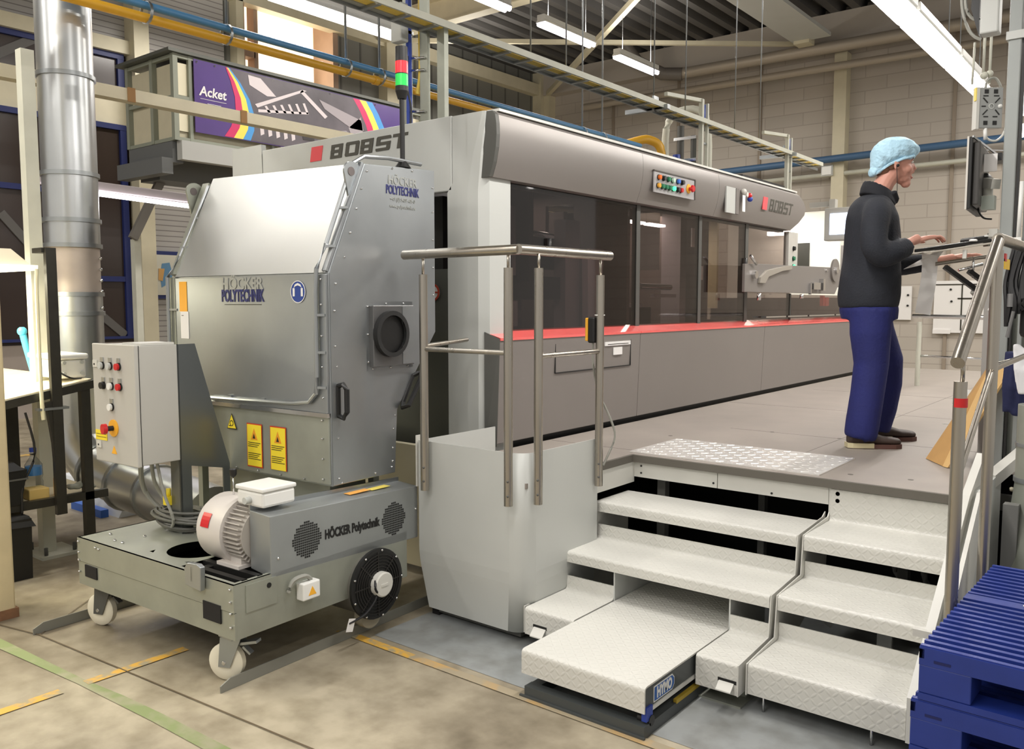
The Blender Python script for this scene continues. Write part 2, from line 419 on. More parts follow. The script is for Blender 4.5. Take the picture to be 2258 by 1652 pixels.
def checker_plate(name, rgb, metal, rough, scale=22, strength=.6):
    """raised lozenges in two directions"""
    m, nt, bs, N, Lk = nodemat(name)
    bs.inputs['Base Color'].default_value = (*lin(rgb), 1); bs.inputs['Metallic'].default_value = metal; bs.inputs['Roughness'].default_value = rough
    tc = N('ShaderNodeTexCoord'); hs = []
    for k, (rot, off) in enumerate(((45, 0), (-45, .5))):
        mp = N('ShaderNodeMapping'); mp.inputs['Rotation'].default_value = (0, 0, R(rot)); mp.inputs['Scale'].default_value = (scale, scale, scale)
        s0 = N('ShaderNodeSeparateXYZ'); Lk(tc.outputs['Object'], s0.inputs[0]); sm0 = N('ShaderNodeMath'); sm0.operation = 'ADD'; Lk(s0.outputs[1], sm0.inputs[0]); Lk(s0.outputs[2], sm0.inputs[1])
        cb0 = N('ShaderNodeCombineXYZ'); Lk(s0.outputs[0], cb0.inputs[0]); Lk(sm0.outputs[0], cb0.inputs[1]); Lk(cb0.outputs[0], mp.inputs[0])
        s = N('ShaderNodeSeparateXYZ'); Lk(mp.outputs[0], s.inputs[0]); fr = []
        for ax, wd in ((0, .42), (1, .16)):
            ad = N('ShaderNodeMath'); ad.operation = 'ADD'; ad.inputs[1].default_value = off; Lk(s.outputs[ax], ad.inputs[0])
            f = N('ShaderNodeMath'); f.operation = 'FRACT'; Lk(ad.outputs[0], f.inputs[0])
            a = N('ShaderNodeMath'); a.operation = 'SUBTRACT'; a.inputs[1].default_value = .5; Lk(f.outputs[0], a.inputs[0])
            b = N('ShaderNodeMath'); b.operation = 'DIVIDE'; b.inputs[1].default_value = wd; Lk(a.outputs[0], b.inputs[0])
            c = N('ShaderNodeMath'); c.operation = 'MULTIPLY'; Lk(b.outputs[0], c.inputs[0]); Lk(b.outputs[0], c.inputs[1]); fr.append(c)
        sm = N('ShaderNodeMath'); sm.operation = 'ADD'; Lk(fr[0].outputs[0], sm.inputs[0]); Lk(fr[1].outputs[0], sm.inputs[1])
        iv = N('ShaderNodeMath'); iv.operation = 'SUBTRACT'; iv.inputs[0].default_value = 1; iv.use_clamp = True; Lk(sm.outputs[0], iv.inputs[1]); hs.append(iv)
    mx = N('ShaderNodeMath'); mx.operation = 'MAXIMUM'; Lk(hs[0].outputs[0], mx.inputs[0]); Lk(hs[1].outputs[0], mx.inputs[1])
    bp = N('ShaderNodeBump'); bp.inputs['Strength'].default_value = strength; bp.inputs['Distance'].default_value = .004
    Lk(mx.outputs[0], bp.inputs['Height']); Lk(bp.outputs[0], bs.inputs['Normal'])
    return m

floor_m = concrete('worn concrete', (122, 112, 94), (178, 168, 146), .46)
epoxy_m = concrete('blue grey epoxy', (138, 142, 142), (150, 153, 152), .35)
yline_m = worn('worn yellow floor paint', (212, 166, 70), (158, 148, 122), .46, 14)
gline_m = worn('worn green floor paint', (130, 142, 96), (152, 150, 122), .46, 6)
siding_m = banded('grey wall siding', (176, 173, 170), (122, 118, 116), .085, 'z', .12)
siding2_m = banded('dimmed wall siding', (118, 118, 112), (80, 80, 76), .5, 'y', .06)  # far siding painted darker for the weaker light there
block_m = blocks('painted block wall', (188, 180, 170), (168, 159, 150))
deck_m = mat('dark roof deck', (86, 84, 82), .55)
stucco_m = mat('grey violet wall', (160, 150, 142), .8, 0, .05, 2)
glass_night = mat('dark night window', (58, 48, 44), .25)
plate_m = checker_plate('tread plate', (206, 205, 198), 0, .36, 26, .35)
alup_m = checker_plate('aluminium tread plate', (226, 225, 222), .75, .28, 16, 1.0)
glass_m = tinted('brown tinted glass', (.58, .53, .51), .03, .9)
clear_m = tinted('clear polycarbonate', (.82, .84, .86), .05, .5)

# ------------------------------------------------------------------ the hall
b = B()
b.face([(-14, -6, 0), (5, -6, 0), (5, 19, 0), (-14, 19, 0)])
b.face([(-3.12, 2.80, .0015), (5, 2.80, .0015), (5, 12, .0015), (-3.12, 12, .0015)], 1)
for y0, y1 in ((.2, 1.54), (1.645, 2.12)): b.face([(-3.725, y0, .004), (-3.67, y0, .004), (-3.67, y1, .004), (-3.725, y1, .004)], 2)
b.face([(-3.3, 2.705, .004), (-2.78, 2.705, .004), (-2.78, 2.755, .004), (-3.3, 2.755, .004)], 2); b.face([(-2.78, 2.705, .004), (-1.2, 2.705, .004), (-1.2, 2.755, .004), (-2.78, 2.755, .004)], 4)
b.face([(-9.9, 3.2, .003), (-9.8, 3.2, .003), (-9.8, 5.2, .003), (-9.9, 5.2, .003)], 2)
b.face([(-9.9, 3.9, .003), (-8.7, 3.9, .003), (-8.7, 3.98, .003), (-9.9, 3.98, .003)], 2)
gx = [-5.2, -4.6, -4.14, -3.72, -3.45, -3.15, -2.76, -2.2]; gy = [1.53, 1.575, 1.608, 1.638, 1.66, 1.678, 1.69, 1.71]; gw = [.04, .034, .026, .020, .028, .030, .032, .03]
for i in range(7): b.face([(gx[i], gy[i] - gw[i], .003), (gx[i + 1], gy[i + 1] - gw[i + 1], .003), (gx[i + 1], gy[i + 1] + gw[i + 1], .003), (gx[i], gy[i] + gw[i], .003)], 3)
def crack(x0, y0, x1, y1, wd=.0035):
    d = Vector((x1 - x0, y1 - y0)).normalized(); n = Vector((-d.y, d.x)) * wd
    b.face([(x0 - n.x, y0 - n.y, .005), (x1 - n.x, y1 - n.y, .005), (x1 + n.x, y1 + n.y, .005), (x0 + n.x, y0 + n.y, .005)], 5)
crack(-4.42, 1.753, -1.0, 2.03); crack(-4.8, 1.665, -4.42, 1.753); crack(-4.42, 1.753, -4.75, 2.16, .0025); crack(-4.75, 2.16, -6.2, 3.9, .0025)
fl = struct('floor', b, [floor_m, epoxy_m, yline_m, gline_m, worn('very worn yellow floor paint', (190, 150, 84), (156, 144, 120), .56, 4), mat('floor joint', (92, 78, 56), .8)])

# left wall: panelled, with windows and columns
b = B()
b.box(-13.3, -13.0, -6, 6.8, 0, 1.05, 1); b.box(-13.3, -13.0, -6, 6.8, 4.36, 4.80, 2); b.box(-13.3, -13.02, -6, 6.8, 1.05, 4.36, 4); b.box(-13.3, -13.02, -6, 6.8, 4.8, 5.42, 4)
b.box(-13.3, -13.0, -6, 6.8, 5.42, 7.6, 0)
b.box(-13.3, -13.0, 6.8, 8.5, 0, 7.6, 0); b.box(-13.3, -13.0, 8.5, 8.8, 0, 7.6, 3); b.box(-13.3, -13.0, 8.8, 10.9, 0, 4.2, 0); b.box(-13.3, -13.0, 8.8, 10.9, 7.15, 7.6, 0); b.box(-13.3, -13.0, 10.9, 17.8, 0, 7.6, 3)
struct('wall_left', b, [siding_m, stucco_m, cream, siding2_m, glass_night])
b = B(); b.box(-14, 5, 17.5, 17.8, 0, 7.6)
struct('wall_back', b, [block_m])
# roof deck with ribs running along the hall
b = B(); x = -14.0
while x < 5:
    b.face([(x, -6, 7.42), (x + .16, -6, 7.42), (x + .16, 17.6, 7.42), (x, 17.6, 7.42)]); b.face([(x + .16, -6, 7.42), (x + .2, -6, 7.26), (x + .2, 17.6, 7.26), (x + .16, 17.6, 7.42)])
    b.face([(x + .2, -6, 7.26), (x + .36, -6, 7.26), (x + .36, 17.6, 7.26), (x + .2, 17.6, 7.26)]); b.face([(x + .36, -6, 7.26), (x + .4, -6, 7.42), (x + .4, 17.6, 7.42), (x + .36, 17.6, 7.26)])
    x += .4
b.box(-14, 5, -6, 17.6, 7.43, 7.6)
struct('ceiling', b, [deck_m])

def window(name, y0, y1, z0, z1, bars_y, bars_z, braces=()):
    b = B(); x = -12.96; wd = .04
    for k_, (a0, a1, c0, c1) in enumerate(((y0, y1, z1 - wd * 2, z1), (y0, y1, z0, z0 + wd), (y0 + .002, y0 + wd * 1.6, z0 + .002, z1 - .002), (y1 - wd * 2.4, y1 - .002, z0 + .002, z1 - .002))): b.box(x - .06, x + .03 - .004 * (k_ > 1), a0, a1, c0, c1)
    for yy in bars_y: b.box(x - .05, x + .02, yy - .03, yy + .03, z0, z1)
    for zz, ya, yb in bars_z: b.box(x - .05, x + .02, ya, yb, zz - .04, zz + .04)
    o = struct(name, b, [wframe])
    g = B(); g.box(-13.0, -12.985, y0 + .02, y1 - .02, z0 + .02, z1 - .02)
    part('window_pane', g, glass_night, o)
    for (p, q) in braces:
        k = B(); k.bar((x - .01, *p), (x - .01, *q), .03, .12); part('wind_brace', k, mat('brace grey', (96, 94, 92), .6), o)
window('window_1', 3.0, 6.72, 1.1, 4.36, (4.55,), ((3.28, 3.0, 5.75), (2.02, 5.75, 6.72)), (((4.9, 2.9), (5.45, 2.25)), ((6.2, 1.5), (6.6, 1.15))))
window('window_2', 3.0, 6.72, 4.80, 5.42, (), (), (((4.6, 4.82), (5.5, 5.4)),))
window('window_3', -4.0, 2.9, 1.1, 4.36, (-.5,), ((2.6, -4.0, 2.9),))
# columns and rails of the left wall
b = B(); b.box(-13, -12.72, 6.78, 7.02, 0, 7.3); b.box(-13, -12.80, 8.62, 8.76, 0, 7.3); b.box(-13, -12.75, 12.0, 12.32, 0, 7.3); b.box(-13, -12.75, 17.1, 17.4, 0, 7.3)
struct('trim_1', b, [cream])
b = B(); b.box(-13, -12.86, -6, 6.78, 5.42, 5.62); b.box(-13, -12.80, 6.78, 17.4, 6.72, 6.98); b.box(-13, -12.9, 9.0, 12.0, 4.1, 4.2)
struct('trim_2', b, [cream])
# lit opening to the next room
b = B(); wood = mat('warm board lining', (168, 142, 122), .6, 0, .08, 3)
b.box(-13.5, -12.92, 8.80, 8.86, 4.2, 7.15); b.box(-13.5, -12.92, 10.78, 10.9, 4.2, 7.15); b.box(-13.5, -12.92, 8.8, 10.9, 7.05, 7.15); b.box(-13.2, -13.0, 8.86, 9.12, 5.9, 6.02); b.box(-13.2, -13.0, 9.10, 9.18, 4.2, 7.05)
o = struct('window_4', b, [wood])
g = B(); g.box(-13.52, -13.5, 8.8, 10.9, 4.2, 7.1); part('lit_pane', g, mat('warm lit room', (255, 232, 196), .5, emit=1.2), o)
lamp('next_room_light', (-13.42, 9.9, 5.8), 1.6, 1.2, 16, (1, .84, .66), (0, R(-90), 0))
# columns, rails and pipes of the back wall
b = B(); b.box(-5.72, -5.48, 17.25, 17.5, 0, 6.5); b.box(-12.9, -12.6, 17.25, 17.5, 0, 7.2); b.box(-1.6, -1.36, 17.25, 17.5, 0, 6.5)
struct('trim_3', b, [cream])
b = B(); b.box(-13, 4, 17.2, 17.5, 6.72, 7.26)
struct('trim_4', b, [mat('wall head beam', (184, 176, 166), .7)])
b = B()
for x in (-9.2, -7.3, -3.6, -10.9): b.box(x - .03, x + .03, 17.46, 17.5, 0, 6.7)
struct('trim_5', b, [mat('wall joint', (150, 138, 124), .8)])
# ------------------------------------------------------------------ overhead steel, pipes and lamps
def tagged(name, b, m, label, cat, group=None, bevel=0, kind=None):
    return tag(part(name, b, m, None, bevel=bevel), label, cat, group, kind)
def ibeam(b, a, c, w, h, t=.02):
    a = Vector(a); c = Vector(c)
    b.bar(a + Vector((0, 0, h / 2 - t / 2)), c + Vector((0, 0, h / 2 - t / 2)), w, t); b.bar(a - Vector((0, 0, h / 2 - t / 2)), c - Vector((0, 0, h / 2 - t / 2)), w, t); b.bar(a, c, t, h - t)
    return b
tagged('roof_beam', ibeam(B(), (-13, 11.9, 7.02), (4, 11.9, 7.02), .24, .46), cream, 'cream steel roof beam crossing the hall above the three hanging lamps', 'beam')
tagged('roof_beam', ibeam(B(), (-13, 5.9, 7.02), (4, 5.9, 7.02), .24, .46), cream, 'cream steel roof beam crossing the hall nearer the camera', 'beam')
b = B(); b.bar((-12.6, 17.2, 6.75), (-6.5, 11.9, 6.75), .1, .1)
tagged('roof_brace', b, cream, 'slanting cream brace running from the back wall corner to the roof beam', 'brace')
b = B(); b.bar((-12.4, 11.95, 6.75), (-6.1, 17.3, 6.75), .08, .08)
tagged('roof_brace', b, cream, 'thin level brace behind the lamps, meeting the back wall head', 'brace')
tagged('gantry_beam', B().box(-8.6, -8.46, .5, 8.6, 3.68, 3.80), cream, 'cream horizontal beam passing in front of the banner with brown straps', 'beam')
gb = bpy.data.objects['gantry_beam']
for y in (4.42, 5.72, 7.6):
    part('strap', B().box(-8.462, -8.45, y, y + .08, 3.67, 3.81), mat('brown strap', (150, 112, 66), .7), gb)
tagged('gantry_beam', B().box(-12.3, -12.2, 7.5, 12.6, 3.35, 3.5), cream, 'thin cream rail low behind the overhead cabin', 'beam')
# radiant heating panel and wall pipes
t = thing('heating_panel', 'long flat light grey radiant panel hanging under the roof deck', 'heater', (-5.9, 13, 6.66))
part('panel', B().box(-6.35, -5.62, 9.0, 16.7, 6.68, 6.75), lgrey, t)
part('end_box', B().box(-6.3, -6.0, 16.6, 16.9, 6.62, 6.80), cream, t)
for z, r, l in ((6.50, .115, 'thick grey pipe running high along the block wall, upper of two'), (6.12, .075, 'thin grey pipe running along the block wall below the thick one')):
    tagged('wall_pipe', B().cyl((-9.2 if r > .1 else -11.5, 17.05, z + .1 if r > .1 else z + .12), (4, 17.05, z), r, n=12), mat('pipe grey', (176, 166, 152), .45, .2), l, 'pipe')
tagged('wall_pipe', B().tube([(-8.9, 17.05, 6.58), (-9.3, 16.9, 6.62), (-9.7, 16.5, 6.85), (-9.9, 16.2, 7.25)], .14, 12), mat('pipe dull', (112, 106, 100), .5), 'dull grey elbow pipe rising to the roof beside the block wall', 'pipe')
tagged('wall_pipe', B().cyl((-8.6, 17.1, 4.40), (4, 17.1, 4.62), .07, n=10), mat('blue pipe dark', (66, 98, 132), .5), 'blue pipe running level along the block wall behind the person', 'pipe')
tagged('wall_pipe', B().cyl((-8.4, 17.3, 4.15), (4, 17.3, 4.30), .045, n=8), cream2, 'thin white conduit on the block wall below the blue pipe', 'conduit')
for n_, x, sz in ((0, -5.9, .22), (1, -4.75, .2)):
    t = thing('junction_box', ('grey junction box on the wall conduit left of the cream column', 'grey junction box on the wall conduit right of the cream column')[n_], 'box', (x, 17.3, 4.15))
    part('body', B().box(x, x + sz, 17.2, 17.4, 4.15, 4.35), lgrey, t); part('lid', B().box(x + .02, x + sz - .02, 17.18, 17.2, 4.17, 4.33), white, t)
# gas and air pipes
t = thing('gas_pipe', 'long yellow gas pipe running under the blue pipe along the hall', 'pipe', (-6, 1, 3.7))
part('pipe', B().tube([(-6, -1, 3.70), (-6, 9.2, 3.70), (-6, 9.9, 3.70)], .035, 12), yelp, t)
part('bend', B().tube(smoothpath([(-6.75, 9.9, 3.62), (-6.1, 10.35, 3.86), (-5.95, 10.5, 3.88), (-5.85, 10.6, 3.78), (-5.84, 10.62, 3.5)]), .06, 10), yelp, t)
for y in (1.5, 5.5): part('coupling', B().flange((-6, y, 3.70), (0, 1, 0), .035, .05, .008, 12), yelp, t)
tagged('air_pipe', B().cyl((-5.99, -1, 3.785), (-5.99, 10.3, 3.785), .028, n=12), bluep, 'long blue air pipe running above the yellow pipe', 'pipe')
t = thing('valve_group', 'blue and dark valve assembly with white pipes at the far end of the blue pipe', 'valve', (-5.7, 10.7, 3.4))
part('valve_body', B().lathe((-5.6, 10.6, 3.42), (0, 0, 1), [(0, .05), (.05, .09), (.12, .09), (.18, .05), (.24, .05)], 12), blue, t)
part('valve_body', B().lathe((-5.85, 10.55, 3.46), (0, 1, 0), [(0, .04), (.04, .07), (.12, .07), (.18, .04)], 12), blue, t)
part('riser', B().cyl((-5.7, 10.9, 3.3), (-5.7, 10.9, 4.1), .05, n=10).cyl((-5.5, 10.9, 3.3), (-5.5, 10.9, 3.95), .04, n=10), dgrey, t)
part('white_pipe', B().tube(smoothpath([(-5.95, 10.95, 3.5), (-5.95, 10.95, 4.1), (-5.75, 10.95, 4.32), (-5.35, 10.95, 4.2), (-5.3, 10.95, 3.4)]), .05, 10), cream2, t)
part('clamp', B().box(-5.78, -5.44, 10.85, 10.9, 3.9, 3.94).box(-5.78, -5.44, 10.85, 10.9, 3.6, 3.64), chrome, t)
# hanging rods of the pipes
for i, (y, l) in enumerate(((5.15, 'thin pipe hanger rod just right of the cable ladder'), (5.55, 'second thin pipe hanger rod right of the cable ladder'), (8.9, 'thin pipe hanger rod above the middle of the machine'), (9.35, 'pipe hanger rod nearest the yellow pipe bend'), (3.3, 'thin pipe hanger rod in front of the lit opening'), (3.95, 'thin pipe hanger rod in front of the banner end'))):
    t = thing('hanger_rod', l, 'rod', (-6, y, 3.7), 0, 'pipe hanger rods')
    part('rod', B().cyl((-6, y, 3.8), (-6, y, 7.3), .012, n=6), galv, t); part('clip', B().flange((-6, y, 3.74), (0, 1, 0), .075, .02, .006, 12), galv, t)
# cable ladder along the machine
t = thing('cable_ladder', 'long galvanised cable ladder hanging over the machine with yellow cables', 'cable tray', (-4, 6, 3.45))
part('side_rail', B().box(-3.90, -3.885, 1.5, 11.4, 3.44, 3.485), cream2, t); part('side_rail', B().box(-4.075, -4.06, 1.5, 11.7, 3.435, 3.465), galv, t)
rb = B(); y = 1.6
while y < 11.4: rb.box(-4.06, -3.90, y, y + .03, 3.435, 3.45); y += .25
part('rung', rb, galv, t)
part('cable_bundle', B().bar((-3.97, 1.5, 3.46), (-3.97, 11.4, 3.46), .06, .016), ycable, t); part('cable_bundle', B().bar((-4.035, 1.5, 3.459), (-4.035, 11.4, 3.459), .045, .016), gcable, t)
for yy in (7.1, 10.3): part('clamp', B().box(-4.3, -3.85, yy, yy + .05, 3.43, 3.47).box(-4.0, -3.98, yy - .02, yy + .07, 3.43, 3.56), galv, t)
for i, (y, l) in enumerate(((5.3, 'first thin rod holding the cable ladder, from the tall post'), (5.6, 'second thin rod holding the cable ladder, from the tall post'), (7.2, 'rod holding the cable ladder left of the tall white conduits'), (7.6, 'rod holding the cable ladder at the near white conduits'), (9.0, 'rod holding the cable ladder between the two conduit drops'), (9.4, 'rod holding the cable ladder before the far conduit drop'))):
    tagged('ladder_rod', B().cyl((-4.05 + (i % 2) * .12, y, 3.5), (-4.05 + (i % 2) * .12, y, 7.3), .007, n=6), galv, l, 'rod', 'cable ladder rods')
for i, (y, l) in enumerate(((7.95, 'near pair of tall white conduits dropping from the cable ladder to the machine'), (10.25, 'far pair of tall white conduits dropping from the cable ladder'))):
    t = thing('conduit_drop', l, 'conduit', (-3.95, y, 2.7))
    part('upright', B().box(-3.96, -3.92, y, y + .04, 2.75, 3.68), cream2, t); part('upright', B().box(-3.96, -3.93, y + .14, y + .17, 2.75, 3.66), cream2, t)
    part('arm', B().bar((-3.95, y - .7, 3.60), (-3.95, y + .03, 3.67), .035, .035), cream2, t)
    part('clip', B().box(-3.96, -3.94, y + .04, y + .14, 2.95, 2.97).box(-3.96, -3.94, y + .04, y + .14, 3.25, 3.27), galv, t)
    part('blue_cable', B().cyl((-3.95, y + .1, 3.45), (-3.95, y + .1, 3.64), .014, n=6), bcable, t)
# vertical ladder beside the tall post
t = thing('vertical_cable_ladder', 'tall galvanised post ladder carrying blue and yellow cables behind the machine top', 'cable tray', (-4.15, 4.2, 2.6))
part('side_rail', B().box(-4.285, -4.22, 4.18, 4.205, 2.73, 5.2), galv2, t); part('side_rail', B().box(-4.125, -4.055, 4.18, 4.205, 2.73, 5.2), galv2, t)
for z in (2.95, 3.22, 3.3, 3.5, 3.55): part('rung', B().cyl((-4.24, 4.17, z), (-4.07, 4.17, z - .02), .008, n=6), chrome, t)
part('blue_cable', B().box(-4.215, -4.19, 4.14, 4.17, 2.74, 5.0), bcable, t)
part('yellow_cable', B().tube(smoothpath([(-4.14, 4.2, 4.9), (-4.14, 4.2, 3.5), (-4.13, 4.19, 3.2), (-4.16, 4.19, 3.06)]), .014, 6), ycable, t)
part('black_cable', B().tube(smoothpath([(-4.19, 4.13, 3.3), (-4.185, 4.12, 3.1), (-4.17, 4.14, 2.95), (-4.18, 4.13, 2.75)]), .007, 6), cable, t)
tagged('steel_post', B().box(-3.995, -3.93, 4.21, 4.25, 2.76, 3.47), galv2, 'plain grey square post right of the vertical cable ladder, standing on the press', 'post')
t = thing('wall_box', 'small light grey box hanging on the cable ladder above the signal tower', 'box', (-4.24, 4.1, 3.4))
part('body', B().box(-4.268, -4.165, 4.05, 4.12, 3.38, 3.63), lgrey, t, bevel=.01); part('bracket', B().box(-4.23, -4.19, 4.11, 4.19, 3.45, 3.47).box(-4.23, -4.19, 4.11, 4.19, 3.56, 3.58), galv, t)
# hanging fluorescent lamps
def tubelamp(loc, length, label, group=None, m=tubeglow, wires=7.25):
    x, y, z = loc
    t = thing('ceiling_light', label, 'light', loc, 0, group)
    part('housing', B().box(x - .07, x + .07, y, y + length, z + .02, z + .09), white, t, bevel=.01)
    part('reflector', B().hull8([(x - .09, y, z - .03), (x + .09, y, z - .03), (x + .09, y + length, z - .03), (x - .09, y + length, z - .03), (x - .06, y, z + .02), (x + .06, y, z + .02), (x + .06, y + length, z + .02), (x - .06, y + length, z + .02)]), white, t)
    for d in (-.045, .045): part('tube', B().cyl((x + d, y + .01, z - .055), (x + d, y + length - .01, z - .055), .034, n=10), m, t)
    if wires:
        for d in (.2, length - .2): part('wire', B().cyl((x, y + d, z + .09), (x, y + d, wires), .005, n=5), galv, t)
    return t
for loc, ln, l in (((-8.1, 8.5, 6.0), 1.55, 'hanging fluorescent lamp cut by the top edge beside the cream beam'), ((-8.1, 10.85, 6.0), 1.45, 'hanging fluorescent lamp with bright tubes in the middle of the dark roof'), ((-8.12, 13.1, 6.0), 1.4, 'farther hanging fluorescent lamp right of the slanting brace'), ((-8.1, 6.0, 6.0), 1.45, 'hanging fluorescent lamp over the cable ladder, out of view')):
    if 'out of view' in l: continue
    tubelamp(loc, ln, l, m=tubecool)
for y, l in ((5.55, 'first lamp of the bright row above the platform, nearest the camera'), (7.08, 'middle lamp of the bright row above the platform'), (8.6, 'end lamp of the bright row, just above the punched fan plate')):
    tubelamp((-1.79, y, 3.83), 1.46 if y < 8 else 1.3, l, 'row of lamps above the platform')
tubelamp((-7.0, 5.1, 4.62), 1.75, 'white batten lamp right of the lit opening under the cable ladder', wires=6.9)
tubelamp((-6.2, 4.3, 4.5), .95, 'short bright batten lamp at the top edge, nearer than the white batten', wires=6.9)
t = thing('wall_lamp', 'long white batten lamp glowing behind the duct and the metal hood', 'light', (-8, 3.6, 2.55))
part('housing', B().bar((-8.08, 3.35, 2.755), (-8.0, 4.86, 2.705), .08, .085), mat('lamp housing', (150, 142, 142), .6), t, bevel=.01)
part('tube', B().cyl((-8.02, 3.38, 2.685), (-7.96, 4.86, 2.625), .022, n=8), tubecool, t)
lamp('batten_glow', (-7.9, 4.2, 2.58), .1, 1.3, 9, (1, .95, .98), (0, 0, 0))
# overhead cabin with the banner
t = thing('overhead_cabin', 'cream panelled box on a steel frame high on the left wall', 'cabin', (-10.8, 7.5, 3.4))
part('panel', B().box(-11.35, -10.28, 6.0, 10.4, 3.76, 4.70), cream, t)
fr = B()
for x in (-11.38, -10.75, -10.24): fr.box(x - .035, x + .035, 5.935, 6.0, 3.725, 4.798)
for z in (3.72, 4.24, 4.75): fr.box(-11.4, -10.21, 5.942, 5.99, z, z + .045); fr.box(-10.26, -10.207, 5.95, 10.4, z, z + .045)
for y in (6.15, 7.4, 8.8, 10.35): fr.box(-10.25, -10.203, y, y + .045, 3.723, 4.797)
part('frame', fr, mat('grey green frame', (142, 146, 132), .5), t)
part('roof', B().box(-11.5, -10.15, 5.85, 10.5, 4.80, 4.84), dgreen, t)
part('bright_panel', B().box(-10.262, -10.25, 6.02, 6.16, 3.85, 4.20).box(-10.262, -10.25, 6.02, 6.16, 4.30, 4.70), mat('pale lit panel', (236, 228, 200), .4), t)
part('channel', B().box(-10.28, -10.16, 6.0, 10.3, 3.48, 3.72), mat('grey channel', (176, 176, 172), .5), t)
part('channel', B().box(-11.4, -10.3, 5.95, 6.1, 3.45, 3.72).box(-11.45, -10.3, 5.8, 5.95, 3.3, 3.5).box(-11.4, -10.9, 6.1, 10.2, 3.3, 3.7), mat('dark channel', (104, 106, 106), .5), t)
part('strut', B().bar((-11.2, 6.42, 3.6), (-11.25, 5.88, 2.52), .08, .11), mat('strut grey', (122, 118, 112), .5), t)
tagged('support_post', B().box(-11.42, -11.31, 5.93, 6.02, 0, 2.52), cream2, 'white square post standing at the foot of the slanting strut', 'post')
bn = thing('banner', 'purple banner with coloured stripes and a press hall photo hung on the overhead cabin', 'banner', (-10.17, 8, 3.85))
def bz(y, top): return (4.76 if top else 3.86)
X0 = -10.165
ban_m = mat('banner purple', (76, 50, 122), .35, 0, .10, 1.5)
part('cloth', B().box(X0 - .012, X0, 6.2, 9.95, 3.85, 4.77), ban_m, bn)
def strip(y0s, y1s, colr, nm):
    """curved stripe: (z, y) pairs for its two edges"""
    v = B(); n = len(y0s)
    for i in range(n - 1):
        v.face([(X0 + .004, y0s[i][1], y0s[i][0]), (X0 + .004, y1s[i][1], y1s[i][0]), (X0 + .004, y1s[i + 1][1], y1s[i + 1][0]), (X0 + .004, y0s[i + 1][1], y0s[i + 1][0])])
    return part(nm, v, colr, bn)
zs = [4.76, 4.6, 4.4, 4.2, 4.0, 3.86]
c0 = [6.66, 6.73, 6.79, 6.80, 6.72, 6.62]; c1 = [6.68, 6.79, 6.88, 6.91, 6.85, 6.76]; c2 = [6.70, 6.84, 6.96, 7.01, 6.98, 6.90]; c3 = [6.72, 6.88, 7.02, 7.09, 7.08, 7.02]
strip(list(zip(zs, c0)), list(zip(zs, c1)), mat('stripe magenta', (206, 44, 100), .4), 'stripe'); strip(list(zip(zs, c1)), list(zip(zs, c2)), mat('stripe yellow', (244, 220, 90), .4), 'stripe'); strip(list(zip(zs, c2)), list(zip(zs, c3)), mat('stripe cyan', (70, 150, 214), .4), 'stripe')
d0 = [8.85, 8.98, 9.10, 9.18, 9.22, 9.24]; k = .13
strip(list(zip(zs, d0)), [(z, y + k) for z, y in zip(zs, d0)], MATS['stripe magenta'], 'stripe'); strip([(z, y + k) for z, y in zip(zs, d0)], [(z, y + 2 * k) for z, y in zip(zs, d0)], MATS['stripe yellow'], 'stripe'); strip([(z, y + 2 * k) for z, y in zip(zs, d0)], [(z, y + 3 * k) for z, y in zip(zs, d0)], MATS['stripe cyan'], 'stripe')
ph = strip(list(zip(zs, c3)), list(zip(zs, d0)), mat('photo dark', (92, 86, 92), .4, 0, .3, 2), 'printed_photo')
pb = B(); X1 = X0 + .008
def q(pts, mi=0): pb.face([(X1, y, z) for y, z in pts], mi)
q([(7.0, 4.73), (7.2, 4.72), (7.45, 4.52), (7.3, 4.50), (7.02, 4.60)])
q([(7.1, 4.36), (7.9, 4.70), (7.98, 4.70), (7.14, 4.32)]); q([(7.9, 4.70), (8.35, 4.40), (8.3, 4.36), (7.86, 4.66)])
q([(7.15, 4.3), (8.0, 4.4), (8.0, 4.37), (7.15, 4.26)])
for i in range(6): q([(7.25 + i * .13, 4.36 + i * .03), (7.29 + i * .13, 4.37 + i * .03), (7.36 + i * .13, 4.28 + i * .02), (7.32 + i * .13, 4.27 + i * .02)])
for i in range(5): q([(7.16 + i * .13, 4.16), (7.22 + i * .13, 4.18), (7.24 + i * .13, 3.98), (7.18 + i * .13, 3.95)])
q([(8.2, 4.62), (9.0, 4.45), (9.05, 4.30), (8.8, 4.30), (8.3, 4.5)], 1); q([(8.45, 4.2), (8.7, 4.25), (8.9, 4.15), (8.95, 3.95), (8.6, 3.9), (8.4, 4.0)], 1)
q([(7.85, 4.2), (8.1, 4.2), (8.1, 4.0), (7.9, 4.0)], 2); q([(8.75, 4.3), (9.0, 4.5), (9.05, 4.2), (8.85, 4.1)], 1)
part('photo_detail', pb, [mat('photo light', (214, 204, 206), .4), mat('photo mid', (160, 152, 156), .4), mat('photo black', (54, 50, 52), .4)], bn)
text('lettering', 'Acket', paper, bn, (X0 + .006, 6.46, 4.38), (0, 1, 0), (0, 0, 1), .17, .95, .004, .15)
part('underline', B().box(X0, X0 + .004, 6.28, 6.66, 4.285, 4.29).box(X0, X0 + .004, 6.38, 6.58, 4.235, 4.24), paper, bn)
for y in (6.24, 6.5, 7.4, 8.4, 9.3, 9.9): part('eyelet', B().flange((X0 + .004, y, 4.74), (1, 0, 0), .008, .004, .006, 8), chrome, bn)
